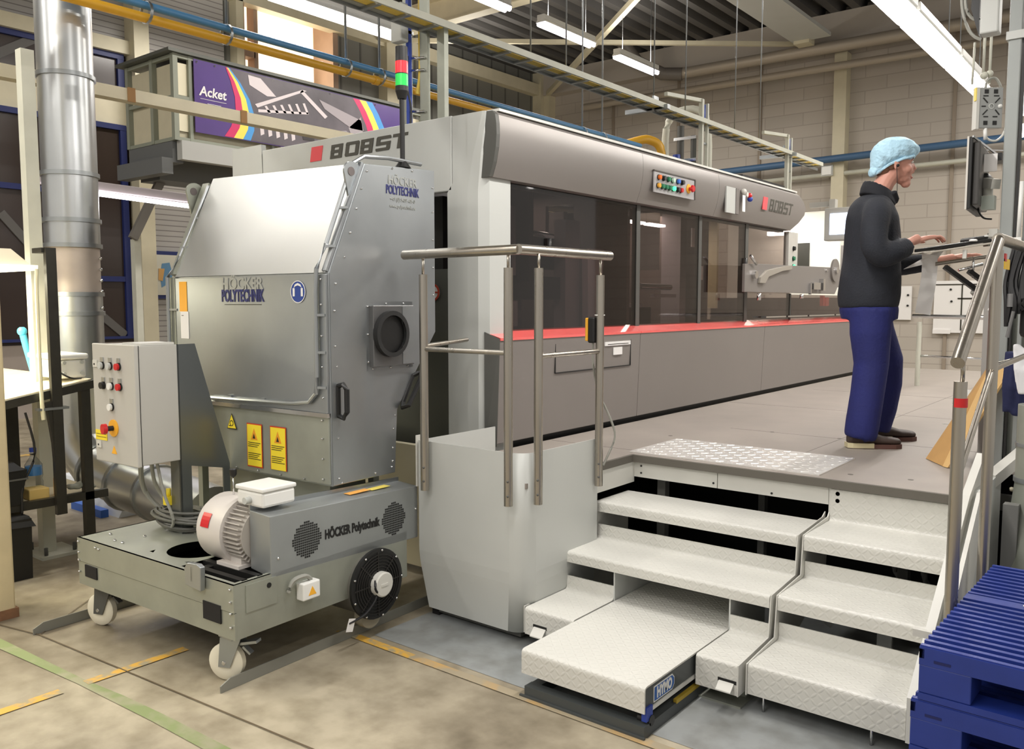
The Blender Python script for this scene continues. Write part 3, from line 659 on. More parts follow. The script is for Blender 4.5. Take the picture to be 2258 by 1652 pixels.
# round duct on the left
t = thing('extraction_duct', 'tall round galvanised duct with clamp rings, curving towards the trolley', 'duct', (-6.4, 2.88, 0))
ctr = (-6.42, 2.90)
seg = [7.2, 3.27, 2.58, 2.25, 2.07, 1.72, 1.58, .78]
for i in range(len(seg) - 1):
    part('duct_section', B().cyl((*ctr, seg[i + 1]), (*ctr, seg[i]), .185 if i not in (4,) else .178, n=32), galvd if i != 4 else mat('worn duct sleeve', (190, 178, 168), .45, .4, .08, 6), t)
for z in seg[1:-1]: part('clamp_ring', B().flange((*ctr, z), (0, 0, 1), .186, .03, .012, 32), galv, t)
el = [(-6.42, 2.90, .78), (-6.38, 2.90, .60), (-6.2, 2.93, .45), (-5.9, 2.98, .37), (-5.55, 3.02, .34), (-5.1, 3.0, .32), (-4.75, 2.95, .32)]
part('elbow', B().tube(el[:3], .185, 24, up=(0, 1, 0)), galvd, t); part('elbow', B().tube(el[2:4], .184, 24, up=(0, 1, 0)), galvd, t); part('elbow', B().tube(el[3:5], .186, 24, up=(0, 1, 0)), galvd, t); part('duct_section', B().tube(el[4:], .186, 24, up=(0, 1, 0)), galvd, t)
for i in (2, 3, 4): part('clamp_ring', B().flange(el[i], Vector(el[i + 1]) - Vector(el[i]), .186, .03, .014, 24), galv, t)
for z in (1.62, 1.74, 1.82, 1.9, 1.98): part('rivet', B().ball((-6.28, 3.03, z), .012), chrome, t)
t = thing('steel_column', 'pale grey steel column with a bolted foot standing behind the workbench', 'column', (-5.83, 2.42, 0))
part('shaft', B().box(-5.90, -5.82, 2.36, 2.44, 0.02, 3.25), cream2, t); part('foot_plate', B().box(-6.0, -5.70, 2.30, 2.55, 0, .02), cream2, t)
for x, y in ((-5.96, 2.34), (-5.74, 2.34), (-5.74, 2.52)): part('anchor_bolt', B().cyl((x, y, .02), (x, y, .07), .012, n=6), dgrey, t)
t = thing('foreground_column', 'cream painted column at the lower left edge of the picture', 'column', (-4.95, 1.72, 0))
part('shaft', B().box(-5.05, -4.79, 1.60, 1.79, 0, 7.2), mat('chipped cream paint', (206, 190, 152), .55, 0, .12, 4), t, bevel=.01); part('rust_foot', B().box(-5.06, -4.78, 1.59, 1.80, 0, .05), mat('rusty edge', (120, 86, 60), .8, 0, .2, 20), t)
# framed picture on the siding
t = thing('framed_picture', 'blue framed picture hanging on the grey siding beside the hood', 'picture', (-12.95, 7.2, 1.7))
part('frame', B().box(-12.98, -12.94, 7.04, 7.6, 1.72, 2.48), wframe, t); part('print', B().box(-12.94, -12.93, 7.10, 7.54, 1.78, 2.42), mat('pale print', (206, 204, 190), .5), t)
part('printed_shape', B().prism([(7.2, 1.9), (7.3, 1.95), (7.4, 2.1), (7.35, 2.3), (7.22, 2.28), (7.18, 2.1)], 'x', -12.93, -12.925), mat('print blue', (96, 140, 176), .5), t); part('printed_shape', B().prism([(7.15, 2.02), (7.22, 2.0), (7.26, 2.2), (7.16, 2.2)], 'x', -12.928, -12.922), mat('print ochre', (206, 160, 96), .5), t)
# ------------------------------------------------------------------ the long press
pm = thing('packaging_press', 'long silver grey press with dark glass doors and a red ledge beside the platform', 'machine', (-4.4, 7.2, 0))
part('header_panel', B().box(-5.25, -3.42, 3.72, 3.78, 2.31, 2.74), lgrey, pm, bevel=.006)
part('header_panel', B().box(-3.415, -3.30, 3.722, 3.78, 2.31, 2.735), lgrey, pm)
part('header_panel', B().hull8([(-5.65, 3.74, 2.33), (-5.27, 3.74, 2.33), (-5.27, 3.78, 2.33), (-5.65, 3.78, 2.33), (-5.65, 3.74, 2.79), (-5.29, 3.74, 2.79), (-5.29, 3.78, 2.79), (-5.65, 3.78, 2.79)]), lgrey, pm)
# rounded corner column, its bright facet narrowing to a point at the top
b = B()
zs = [.78, 1.6, 2.3, 2.5, 2.62, 2.735]; xe = [-3.30, -3.30, -3.30, -3.255, -3.215, -3.185]
ringsv = [[b._v((-3.455 if z < 2.31 else -3.30, 3.72, z)), b._v((x, 3.72, z)), b._v(((x - 3.165) / 2 + .01, 3.725, z)), b._v((-3.165, 3.76, z)), b._v((-3.165, 3.95, z)), b._v((-3.455, 3.95, z))] for z, x in zip(zs, xe)]
for k in range(len(ringsv) - 1):
    for i in range(6): b.bm.faces.new([ringsv[k][i], ringsv[k][(i + 1) % 6], ringsv[k + 1][(i + 1) % 6], ringsv[k + 1][i]])
part('corner_column', b, lgrey, pm)
part('end_panel', B().box(-5.55, -3.45, 3.95, 4.0, .1, 1.87), dgreen, pm)
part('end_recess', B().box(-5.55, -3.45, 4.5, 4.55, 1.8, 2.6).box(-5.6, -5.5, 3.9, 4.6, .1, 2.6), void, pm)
b = B(); b.box(-3.95, -3.85, 4.1, 4.3, 1.87, 2.35).box(-3.7, -3.62, 4.0, 4.1, 1.95, 2.35); b.cyl((-4.2, 4.2, 2.1), (-3.5, 4.2, 2.1), .03)
part('recess_mechanism', b, black, pm)
part('recess_mechanism', B().lathe((-3.66, 4.3, 1.98), (0, 0, 1), [(0, .05), (.2, .05), (.25, .03)], 12).ball((-3.6, 4.15, 2.24), .02), cream, pm)
# prohibition sign on the end panel
part('prohibition_sign', B().cyl((-3.79, 3.945, 1.724), (-3.79, 3.95, 1.724), .052, n=24), white, pm)
part('prohibition_sign', B().lathe((-3.79, 3.94, 1.724), (0, 1, 0), [(0, .042), (0, .055), (.004, .055), (.004, .042)], 24, cap=False).box(-3.835, -3.745, 3.94, 3.944, 1.719, 1.729), stkred, pm)
def hexbolt(b, c, d, r=.008, h=.006): b.cyl(c, Vector(c) + Vector(d) * h, r, n=6)
# skirt panels
for y0, y1 in ((3.78, 5.375), (5.38, 7.66), (7.665, 10.85)):
    b = B(); b.hull8([(-3.4, y0, .835), (-3.13, y0, .835), (-3.13, y1, .835), (-3.4, y1, .835), (-3.4, y0, 1.45), (-3.105, y0, 1.45), (-3.105, y1, 1.45), (-3.4, y1, 1.45)])
    part('skirt_panel', b, mgrey2, pm, bevel=.004)
part('skirt_end', B().hull8([(-3.185, 3.735, .82), (-3.13, 3.779, .82), (-3.2, 3.779, .82), (-3.2, 3.75, .82), (-3.185, 3.735, 1.49), (-3.105, 3.779, 1.45), (-3.2, 3.779, 1.49), (-3.2, 3.75, 1.49)]), dgrey, pm)
part('plinth', B().box(-3.5, -3.18, 3.8, 10.85, .70, .84), black, pm)
for y0, y1 in ((3.78, 5.375), (5.38, 8.0), (8.003, 10.85)):
    part('red_ledge', B().hull8([(-3.22, y0, 1.44), (-3.10, y0, 1.44), (-3.10, y1, 1.44), (-3.22, y1, 1.44), (-3.22, y0 - (.04 if y0 < 4 else 0), 1.498), (-3.10, y0, 1.455), (-3.10, y1, 1.455), (-3.22, y1, 1.498)]), salmon, pm)
fl_ = B()
for (y0, z0, y1, z1) in ((4.33, 1.217, 5.245, 1.217), (4.33, 1.405, 5.245, 1.405), (4.33, 1.217, 4.33, 1.405), (5.245, 1.217, 5.245, 1.405)): fl_.bar((-3.113, y0, z0), (-3.113, y1, z1), .012, .006)
part('service_flap', fl_, black, pm)
part('instruction_label', B().box(-3.108, -3.100, 4.90, 5.23, 1.365, 1.392).box(-3.108, -3.101, 5.01, 5.12, 1.30, 1.352), paper, pm)
part('label_print', B().box(-3.101, -3.0995, 4.93, 5.2, 1.372, 1.377), inkk, pm)
# upper fascia: bulged profile, far end cut in a curve
prof = [(-3.32, 2.735, 8.40), (-3.125, 2.732, 8.42), (-3.103, 2.71, 8.45), (-3.094, 2.66, 8.54), (-3.092, 2.60, 8.60), (-3.098, 2.53, 8.58), (-3.115, 2.45, 8.48), (-3.145, 2.37, 8.34), (-3.32, 2.36, 8.30)]; NP = len(prof)
def fascia_part(y0, y1, far):
    b = B(); A = [b._v((x, y0 + .0, z)) for x, z, e in prof]; C = [b._v((x, (e if far else y1), z)) for x, z, e in prof]
    for i in range(NP):
        f = b.bm.faces.new([A[i], A[(i + 1) % NP], C[(i + 1) % NP], C[i]]); f.smooth = i in (2, 3, 4, 5, 6)
    b.bm.faces.new(A[::-1]); b.bm.faces.new(C)
    return part('upper_fascia', b, mgrey, pm)
fascia_part(3.765, 5.36, False); fascia_part(5.363, 6.60, False); fascia_part(6.603, 8.4, True)
part('fascia_end_cap', B().prism([(x, z) for x, z, e in prof], 'y', 3.735, 3.763), dgrey, pm)
part('fascia_top_strip', B().box(-3.2, -3.11, 3.78, 8.4, 2.735, 2.75), lgrey2, pm)
part('roof_panel', B().box(-5.6, -3.25, 3.8, 8.5, 2.66, 2.73), dgrey, pm)
part('roof_cover', B().box(-3.45, -3.2, 7.3, 8.3, 2.745, 2.80), black, pm)
# lettering on end header
part('logo_square', B().prism([(-4.712, 2.604), (-4.595, 2.604), (-4.575, 2.70), (-4.692, 2.70)], 'y', 3.7165, 3.7195), logored, pm)
wide_letters('maker_lettering', 'BOBST', logogrey, pm, (-4.505, 3.7195, 2.603), (1, 0, 0), (0, 0, 1), .130, .088, .016, .034, .018, .22)
part('logo_square', B().prism([(7.495, 2.50), (7.595, 2.50), (7.62, 2.615), (7.52, 2.615)], 'x', -3.094, -3.088), logored, pm)
wide_letters('maker_lettering', 'BOBST', logogrey, pm, (-3.1010, 7.675, 2.502), (0, 1, 0), (.088, 0, 1), .098, .108, .018, .021, .017, .15, .002)
# control panel sunk in the fascia
cp = part('control_panel', B().box(-3.09, -3.080, 5.50, 6.13, 2.455, 2.605), mat('panel plate', (166, 164, 164), .4), pm)
part('panel_shade_edge', B().box(-3.09, -3.074, 5.49, 6.14, 2.605, 2.613).box(-3.09, -3.074, 6.13, 6.145, 2.455, 2.605), mat('panel edge shade', (74, 68, 62), .5), cp)  # dark strips paint the recess shadow along top and far edge
def button(y, z, m_, r=.017, x=-3.080, par=None, d=.022):
    k = B(); k.cyl((x, y, z), (x + .006, y, z), r * 1.25, n=12); part('button_ring', k, black, par or cp)
    part('button', B().cyl((x + .006, y, z), (x + d, y, z), r, n=12), m_, par or cp)
orange = mat('orange lens', (226, 110, 30), .3); greenm = mat('green lens', (40, 120, 84), .3); greenlit = mat('lit green lens', (70, 236, 150), .3, emit=1.2); bluel = mat('blue lens', (60, 110, 200), .3); clearl = mat('pale green lens', (190, 214, 196), .3); amberl = mat('amber lens', (232, 170, 60), .3)
for y, m_ in zip((5.56, 5.63, 5.70, 5.77, 5.85, 5.92), (orange, black, greenm, clearl, bluel, black)): button(y, 2.565, m_)
for y, m_ in zip((5.55, 5.61, 5.665, 5.72, 5.78, 5.85, 5.90), (amberl, greenm, greenm, greenm, greenlit, black, red)): button(y, 2.505, m_)
part('stop_base', B().cyl((-3.08, 6.03, 2.53), (-3.074, 6.03, 2.53), .036, n=16), amber, cp); part('stop_button', B().lathe((-3.074, 6.04, 2.53), (1, 0, 0), [(0, .014), (.02, .014), (.022, .028), (.036, .024)], 16), red, cp)
cp2 = part('display_recess', B().box(-3.095, -3.082, 6.72, 6.93, 2.41, 2.625), mat('recess pale', (186, 188, 184), .3), pm)
part('recess_shade_strip', B().box(-3.09, -3.076, 6.90, 6.96, 2.41, 2.625), mat('recess shade', (112, 106, 102), .5), cp2)  # shade at the far side of the recess painted as a strip
part('hanging_tag', B().box(-3.074, -3.070, 7.02, 7.075, 2.44, 2.58), paper, pm); part('key_switch', B().cyl((-3.085, 7.10, 2.59), (-3.06, 7.10, 2.59), .022, n=10).ball((-3.07, 7.04, 2.61), .025), lgrey2, pm)
part('red_knob', B().ball((-3.06, 7.14, 2.585), .022), red, pm); part('blue_knob', B().ball((-3.06, 7.15, 2.555), .024), blue, pm)
# glass doors and their posts
for y0, y1 in ((3.80, 5.45), (5.50, 6.45), (6.50, 7.38), (7.44, 8.5), (8.53, 10.6)):
    part('glass_door', B().box(-3.205, -3.195, y0, y1, 1.46, 2.38 if y0 < 8.4 else 1.74), glass_m, pm)
part('door_post', B().box(-3.23, -3.19, 5.45, 5.50, 1.46, 2.38), dgrey, pm); part('door_post', B().box(-3.23, -3.19, 6.45, 6.50, 1.46, 2.38), dgrey, pm); part('door_post', B().box(-3.26, -3.19, 7.38, 7.44, 1.46, 2.38), dgrey, pm); part('door_post', B().box(-3.23, -3.19, 8.50, 8.53, 1.46, 1.75), dgrey, pm)
part('door_head', B().box(-3.26, -3.20, 3.78, 8.3, 2.35, 2.39), black, pm)
part('door_handle', B().cyl((-3.18, 4.36, 1.95), (-3.18, 4.36, 2.06), .012, n=8), black, pm); part('door_handle', B().cyl((-3.18, 7.36, 1.95), (-3.18, 7.36, 2.06), .012, n=8), black, pm)
sill = B()
for y0, y1 in ((7.75, 8.25), (8.3, 8.85), (8.9, 9.7), (9.75, 10.6)): sill.box(-3.18, -3.13, y0, y1, 1.515, 1.53)
part('sill_strip', sill, chrome, pm)
# small button strip at the far end
bs_ = part('button_strip', B().box(-3.22, -3.17, 8.37, 8.62, 1.9, 2.36), cabgrey, pm)
for z, m_ in ((2.20, black), (2.10, greenm), (2.02, greenlit), (1.94, greenm)): button(8.50, z, m_, .02, -3.17, bs_)
# folding side arm plate
ap = part('arm_plate', B().prism([(6.95, 1.75), (9.3, 1.75), (9.38, 1.82), (9.58, 1.84), (9.58, 2.0), (9.3, 2.03), (7.3, 2.0), (6.95, 1.99)], 'x', -3.03, -3.005), mgrey, pm, bevel=.003)
part('pivot_disc', B().cyl((-3.005, 9.25, 2.0), (-2.985, 9.25, 2.0), .12, n=28), mgrey, ap); part('pivot_bolt', B().cyl((-2.985, 9.25, 2.0), (-2.965, 9.25, 2.0), .035, n=12).cyl((-3.005, 9.0, 1.99), (-2.99, 9.0, 1.99), .015, n=8), chrome, ap)
part('lever', B().prism([(7.22, 1.83), (7.34, 1.83), (7.42, 1.89), (7.75, 1.95), (7.98, 1.97), (7.98, 2.01), (7.74, 1.99), (7.38, 1.945), (7.24, 1.88)], 'x', -3.005, -2.98), mat('lever grey', (150, 144, 134), .4), ap, bevel=.003)
part('pivot_bolt', B().cyl((-3.005, 7.12, 1.90), (-2.97, 7.12, 1.90), .035, n=14), chrome, ap); part('handle_rod', B().cyl((-2.98, 7.13, 1.99), (-2.98, 7.0, 2.06), .012, n=8), chrome, ap)
part('bracket', B().box(-3.005, -2.97, 8.55, 8.75, 1.79, 1.86).box(-3.005, -2.96, 8.80, 8.86, 1.78, 1.90).box(-3.005, -2.98, 8.5, 8.52, 1.74, 1.85), chrome, ap)
part('bracket', B().cyl((-3.0, 7.25, 1.74), (-3.0, 7.25, 1.68), .02, n=8).cyl((-3.0, 8.3, 1.74), (-3.0, 8.3, 1.70), .02, n=8), chrome, ap)
# mechanism seen through the glass
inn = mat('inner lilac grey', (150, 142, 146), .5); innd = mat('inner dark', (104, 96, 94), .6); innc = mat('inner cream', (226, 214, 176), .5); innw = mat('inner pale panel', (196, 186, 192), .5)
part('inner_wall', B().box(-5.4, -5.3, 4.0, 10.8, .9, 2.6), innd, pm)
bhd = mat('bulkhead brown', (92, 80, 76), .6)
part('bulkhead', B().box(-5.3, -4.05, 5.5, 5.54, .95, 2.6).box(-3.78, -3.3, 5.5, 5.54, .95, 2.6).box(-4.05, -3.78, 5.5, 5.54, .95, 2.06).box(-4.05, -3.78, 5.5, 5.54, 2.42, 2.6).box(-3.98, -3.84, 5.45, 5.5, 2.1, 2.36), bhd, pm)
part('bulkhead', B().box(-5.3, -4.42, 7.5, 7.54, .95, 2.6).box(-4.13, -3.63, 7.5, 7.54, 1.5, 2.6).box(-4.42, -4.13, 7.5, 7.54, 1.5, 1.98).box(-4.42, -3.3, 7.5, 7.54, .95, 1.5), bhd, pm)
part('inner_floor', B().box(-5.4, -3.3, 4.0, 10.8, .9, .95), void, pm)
part('inner_cream', B().box(-4.5, -3.9, 8.3, 8.34, 1.6, 2.6).box(-4.2, -3.8, 6.3, 6.32, 1.9, 2.5), innc, pm)
part('inner_frame', B().box(-3.62, -3.52, 5.02, 5.2, 1.0, 2.25).box(-3.66, -3.56, 4.46, 4.52, 1.5, 2.3).box(-4.1, -3.9, 6.02, 6.1, 1.0, 2.5).box(-4.0, -3.8, 7.3, 7.42, 1.0, 2.5), inn, pm)
part('inner_plate', B().prism([(5.22, 1.2), (5.36, 1.2), (5.42, 2.05), (5.2, 2.05)], 'x', -3.5, -3.45), innw, pm)
part('inner_box', B().box(-3.9, -3.7, 4.52, 4.74, 1.95, 2.25).box(-4.3, -3.9, 4.3, 5.0, 1.0, 1.9), inn, pm)
part('inner_roller', B().cyl((-3.7, 4.6, 2.14), (-3.7, 5.3, 2.12), .04).cyl((-3.9, 5.6, 1.80), (-3.9, 6.3, 1.80), .03).cyl((-3.8, 6.55, 1.8), (-3.8, 7.1, 1.8), .03), chrome, pm)
part('inner_beam', B().box(-3.75, -3.65, 4.75, 5.35, 1.9, 2.12).box(-3.62, -3.55, 4.4, 5.0, 1.68, 1.84).box(-4.2, -3.6, 5.55, 6.4, 1.25, 1.62), black, pm)
part('inner_strut', B().bar((-3.7, 5.6, 1.35), (-3.7, 5.95, 1.62), .03, .05).bar((-3.7, 6.35, 1.35), (-3.7, 6.0, 1.62), .03, .05).bar((-3.7, 5.55, 1.62), (-3.7, 6.4, 1.62), .04, .06).bar((-3.7, 6.6, 1.72), (-3.7, 7.0, 1.72), .04, .03), inn, pm)
part('inner_duct', B().cyl((-4.6, 6.6, 2.25), (-4.6, 7.3, 2.28), .12).prism([(5.6, 2.3), (5.75, 2.12), (5.85, 2.12), (5.92, 2.3)], 'x', -4.2, -4.0), mat('inner duct grey', (112, 106, 96), .4), pm)
part('paper_sheet', B().box(-3.42, -3.41, 6.76, 6.90, 2.14, 2.30).box(-3.42, -3.41, 6.88, 6.98, 1.86, 1.98).box(-3.42, -3.41, 6.86, 6.91, 2.04, 2.12).box(-3.6, -3.59, 5.9, 6.0, 1.9, 2.05), paper, pm)
for y0, y1 in ((6.10, 6.45), (6.52, 6.8)):
    part('inner_lamp', B().box(-3.75, -3.69, y0, y1, 2.325, 2.345), tubeglow, pm)
lamp('press_inner_fill', (-4.2, 4.8, 2.5), .3, 1.0, 6); lamp('press_inner_fill', (-4.2, 6.1, 2.5), .3, 1.0, 14); lamp('press_inner_fill', (-4.2, 7.4, 2.5), .3, 1.0, 14)  # added fill lights, brighten the mechanism behind the glass
part('window_lamp', B().cyl((-4.3, 4.2, 1.7), (-4.3, 4.2, 2.3), .015, n=6), tubecool, pm)
# feeder end beyond the press
t = thing('feeder_unit', 'bright white feeder cabinet at the far end of the press behind the person', 'machine', (-4, 11.6, 0))
part('body', B().box(-5.2, -3.62, 11.4, 12.4, 0, 2.86), mat('bright white paint', (236, 234, 222), .4), t, bevel=.02)
part('opening', B().box(-4.2, -4.03, 11.38, 11.42, 2.14, 2.45), mat('inside dark green', (48, 46, 36), .6), t); part('machine_leg', B().box(-3.62, -3.4, 11.4, 11.7, 0, 2.4), mgrey2, t)
part('base', B().box(-5.2, -3.3, 10.9, 11.4, .9, 1.72), mgrey2, t); part('red_fitting', B().box(-3.42, -3.36, 10.1, 10.2, 1.62, 1.72).box(-3.40, -3.36, 10.0, 10.05, 1.62, 1.74), salmon, t)
t = thing('operator_screen', 'grey operator screen on an arm, half hidden behind the person', 'monitor', (-3.3, 10.5, 2.4))
part('case', B().box(-3.53, -3.12, 10.45, 10.6, 2.40, 2.79), cabgrey, t, bevel=.012); part('display', B().box(-3.46, -3.17, 10.44, 10.452, 2.47, 2.72), mat('lit display', (214, 226, 255), .4, emit=1.5), t)
part('added_tube', B().box(-4.5, -4.2, 11.1, 11.2, 2.55, 2.6), tubeglow, pm)  # added tube, mostly hidden, goes with the feeder fill
lamp('feeder_fill_light', (-4.0, 10.7, 2.62), .8, .2, 7, (1, .97, .92), (R(35), 0, 0))  # added light to brighten the white feeder
part('arm', B().box(-3.75, -3.45, 10.55, 10.62, 2.82, 2.88).box(-3.5, -3.43, 10.52, 10.62, 2.78, 2.9), cabgrey, t)
# ------------------------------------------------------------------ dust extractor trolley (turned 2.7 degrees to the press)
XE = Matrix.Translation((-3.085, 1.99, 0)) @ Matrix.Rotation(R(2.7), 4, 'Z')
def E(): return B(XE)
def ew(*p): return XE @ Vector(p)
ex = thing('dust_extractor', 'galvanised dust extractor on castors with sloped hood, grey control cabinet and belt guard', 'machine', tuple(ew(-.64, .6, 0)), R(2.7))
# chassis
b = E(); b.box(-1.28, 0, 0, .012, .355, .475); b.box(-1.28, 0, .003, .014, .235, .352)
part('front_plate', b, galv2, ex)
part('side_plate', E().box(-.012, 0, .012, 1.05, .235, .475), galv2, ex); part('side_plate', E().box(-1.28, -1.268, .012, 1.05, .235, .475), galv2, ex); part('rear_plate', E().box(-1.28, 0, 1.05, 1.06, .235, .475), galv2, ex)
# deck with round hole and motor slot
b = E(); hc = (-.59, .235); hr = .145
def deck_ring(b, z, ring_n=28):
    inner = [b._v((hc[0] + hr * math.cos(2 * math.pi * i / ring_n), hc[1] + hr * math.sin(2 * math.pi * i / ring_n), z)) for i in range(ring_n)]
    def sq(i):
        a = 2 * math.pi * i / ring_n; c, s_ = math.cos(a), math.sin(a); k = .16 / max(abs(c), abs(s_)); return b._v((hc[0] + c * k, hc[1] + s_ * k, z))
    outer = [sq(i) for i in range(ring_n)]
    for i in range(ring_n): b.bm.faces.new([inner[i], inner[(i + 1) % ring_n], outer[(i + 1) % ring_n], outer[i]])
deck_ring(b, .475)
x0, x1, y0, y1 = hc[0] - .16, hc[0] + .16, hc[1] - .16, hc[1] + .16
for (a0, a1, c0, c1) in ((-1.28, x0, 0, 1.05), (x1, -.42, .0, 1.05), (x0, x1, 0, y0), (x0, x1, y1, 1.05), (-.42, 0, 0, .03), (-.42, 0, .30, 1.05), (-.03, 0, .03, .30)): b.face([(a0, c0, .475), (a1, c0, .475), (a1, c1, .475), (a0, c1, .475)])
part('deck', b, galv2, ex)
part('floor_pan', E().box(-1.27, -.012, .012, 1.05, .245, .26), void, ex)
part('fork_pocket', E().box(-1.21, -1.10, -.003, .004, .285, .345), void, ex); part('fork_pocket', E().box(-.215, -.09, -.003, .004, .29, .37), void, ex)
part('motor_rail', E().box(-.42, -.02, .06, .09, .45, .475).box(-.42, -.02, .14, .17, .45, .475).box(-.38, -.34, .03, .3, .44, .462), black, ex)
part('tow_bracket', E().prism([(-.30, .43), (-.19, .42), (-.185, .525), (-.21, .535), (-.285, .53), (-.305, .50)], 'y', -.03, -.005).box(-.26, -.24, -.03, .02, .45, .52), galv, ex, bevel=.003)
bb = E()
for x, z in [(-1.265, .455), (-1.265, .40), (-1.265, .36), (-1.265, .30), (-.02, .455), (-.02, .40), (-.02, .35), (-.02, .29), (-1.10, .45), (-1.07, .447)]: bb.ball((x, -.003, z), .007, n=8)
for x, y in [(-1.18, .12), (-1.05, .07), (-1.0, .2), (-.98, .07)]: bb.ball((x, y, .478), .009, n=8)
part('bolt', bb, chrome, ex)
# castors
def castor(cx, cy, swing, fork_m):
    c = ew(cx, cy, 0); a = R(swing); f = Vector((math.cos(a), math.sin(a), 0)); s_ = Vector((-math.sin(a), math.cos(a), 0))
    hub = Vector((c.x, c.y, .085)) - f * .035
    w_ = part('wheel', B().lathe(hub - s_ * .022, s_, [(0, .045), (.002, .075), (.008, .083), (.036, .083), (.042, .075), (.044, .045)], 28), wheelw, ex)
    part('axle', B().cyl(hub - s_ * .034, hub + s_ * .034, .009, n=8), chrome, w_)
    k = B()
    for sg in (-1, 1):
        o_ = s_ * (.029 * sg)
        P = [hub - f * .028 - Vector((0, 0, .02)), hub + f * .028 - Vector((0, 0, .02)), Vector((c.x, c.y, .20)) + f * .05, Vector((c.x, c.y, .20)) - f * .05]
        k.hull8([P[0] + o_ - s_ * .002, P[1] + o_ - s_ * .002, P[1] + o_ + s_ * .002, P[0] + o_ + s_ * .002, P[3] + o_ - s_ * .002, P[2] + o_ - s_ * .002, P[2] + o_ + s_ * .002, P[3] + o_ + s_ * .002])
    k.box(c.x - .05, c.x + .05, c.y - .045, c.y + .045, .20, .212); k.cyl((c.x, c.y, .205), (c.x, c.y, .235), .045, n=16); k.box(c.x - .06, c.x + .06, c.y - .055, c.y + .055, .228, .237)
    part('fork', k, fork_m, ex)
    part('brake_lever', B().bar(Vector((c.x, c.y, .17)) + f * .02, Vector((c.x, c.y, .19)) + f * .12, .04, .012).bar(Vector((c.x, c.y, .16)) + f * .05, Vector((c.x, c.y, .13)) + f * .085, .03, .01), fork_m, ex)
castor(-.13, .09, 25, galv); castor(-1.20, .10, 20, dgrey); castor(-.16, 1.0, 60, galv); castor(-1.18, 1.0, 40, dgrey)
# hood and plenum
out = [(.66, .765), (.66, 1.80), (.905, 2.345), (1.43, 2.375), (1.43, 1.50), (1.12, 1.10), (1.10, .765)]
XR, XL = -.115, -1.375
b = E(); b.prism(out, 'x', XL, XR)
part('hood_body', b, galv, ex, bevel=.004)
part('front_door', E().box(XL + .02, XR - .005, .645, .66, 1.125, 1.795), galv, ex, bevel=.002)
part('lower_front_panel', E().box(XL + .25, XR - .005, .648, .66, .775, 1.11), galv2, ex, bevel=.002)
part('slanting_panel', E().hull8([(XL + .01, .652, 1.803), (XR - .015, .652, 1.803), (XR - .015, .66, 1.80), (XL + .01, .66, 1.80), (XL + .04, .897, 2.372), (XR - .03, .897, 2.348), (XR - .03, .905, 2.345), (XL + .04, .905, 2.37)]), mat('smooth galvanised sheet', (200, 202, 200), .36, .75, .03, 1.5), ex)
part('door_ledge', E().box(XL + .2, XR, .635, .66, 1.105, 1.125), chrome, ex)
part('side_panel', E().prism([(.665, .77), (.665, 1.80), (.91, 2.34), (1.425, 2.37), (1.425, 1.50), (1.115, 1.10), (1.095, .77)], 'x', XR, XR + .004), galv, ex)
part('leg_frame', E().box(XR - .10, XR - .06, .70, .74, .475, .765).box(XL + .1, XL + .14, .70, .74, .475, .765).box(XR - .10, XR - .06, 1.0, 1.04, .475, .765).box(XL + .1, XL + .14, 1.0, 1.04, .475, .765).box(XL + .3, XR - .12, .75, 1.0, .475, .765), galv2, ex)
bb = E(); fr_ = E()
for y, z in [(.70, .80), (.72, .775), (.95, .785), (1.07, .80), (1.08, .90), (1.075, .83), (1.085, 1.0), (.70, 1.0), (.70, 1.2), (.70, 1.35), (.69, 1.45), (.69, 1.62), (.70, 1.75), (.76, 1.88), (.80, 2.0), (.845, 2.12), (.88, 2.22), (.92, 2.31), (1.1, 2.345), (1.25, 2.35), (1.41, 1.7), (1.41, 1.85), (1.41, 2.0), (1.41, 2.15), (1.41, 2.28), (1.1, 1.07)]: bb.ball((XR + .005, y, z), .006, n=8)
for x, z in [(-.16, .80), (-.16, .9), (-.16, 1.0), (-.16, 1.09), (-.3, .785), (-.48, .785), (-.66, .785), (-.84, .785), (-1.0, .785), (-.15, 1.2), (-.15, 1.35), (-.15, 1.5), (-.15, 1.65), (-.15, 1.77)]: fr_.ball((x, .642, z), .006, n=8)
part('bolt', bb, chrome, ex); part('bolt', fr_, chrome, ex)
# side inlet box with round port
pb_ = part('inlet_box', E().box(XR, XR + .035, .92, 1.22, 1.335, 1.645), mat('inlet grey', (120, 120, 120), .35, .7), ex, bevel=.003)
part('inlet_flap', E().box(XR + .035, XR + .038, 1.13, 1.215, 1.34, 1.64), galv, pb_)
part('inlet_flange', E().box(XR, XR + .004, .90, 1.24, 1.315, 1.665), galv, ex)
part('port_ring', E().lathe((XR + .034, 1.035, 1.50), (1, 0, 0), [(0, .095), (.0, .118), (.03, .118), (.03, .095)], 32, cap=False), rubber, pb_)
part('port_disc', E().cyl((XR + .034, 1.035, 1.50), (XR + .045, 1.035, 1.50), .097, n=32), black, pb_)
bb = E()
for y, z in [(.91, 1.64), (1.04, 1.655), (1.17, 1.655), (1.235, 1.60), (1.235, 1.45), (1.235, 1.36), (1.2, 1.325), (1.07, 1.325), (.94, 1.325), (.91, 1.36), (.91, 1.5)]: bb.ball((XR + .006, y, z), .006, n=8)
part('bolt', bb, chrome, ex)
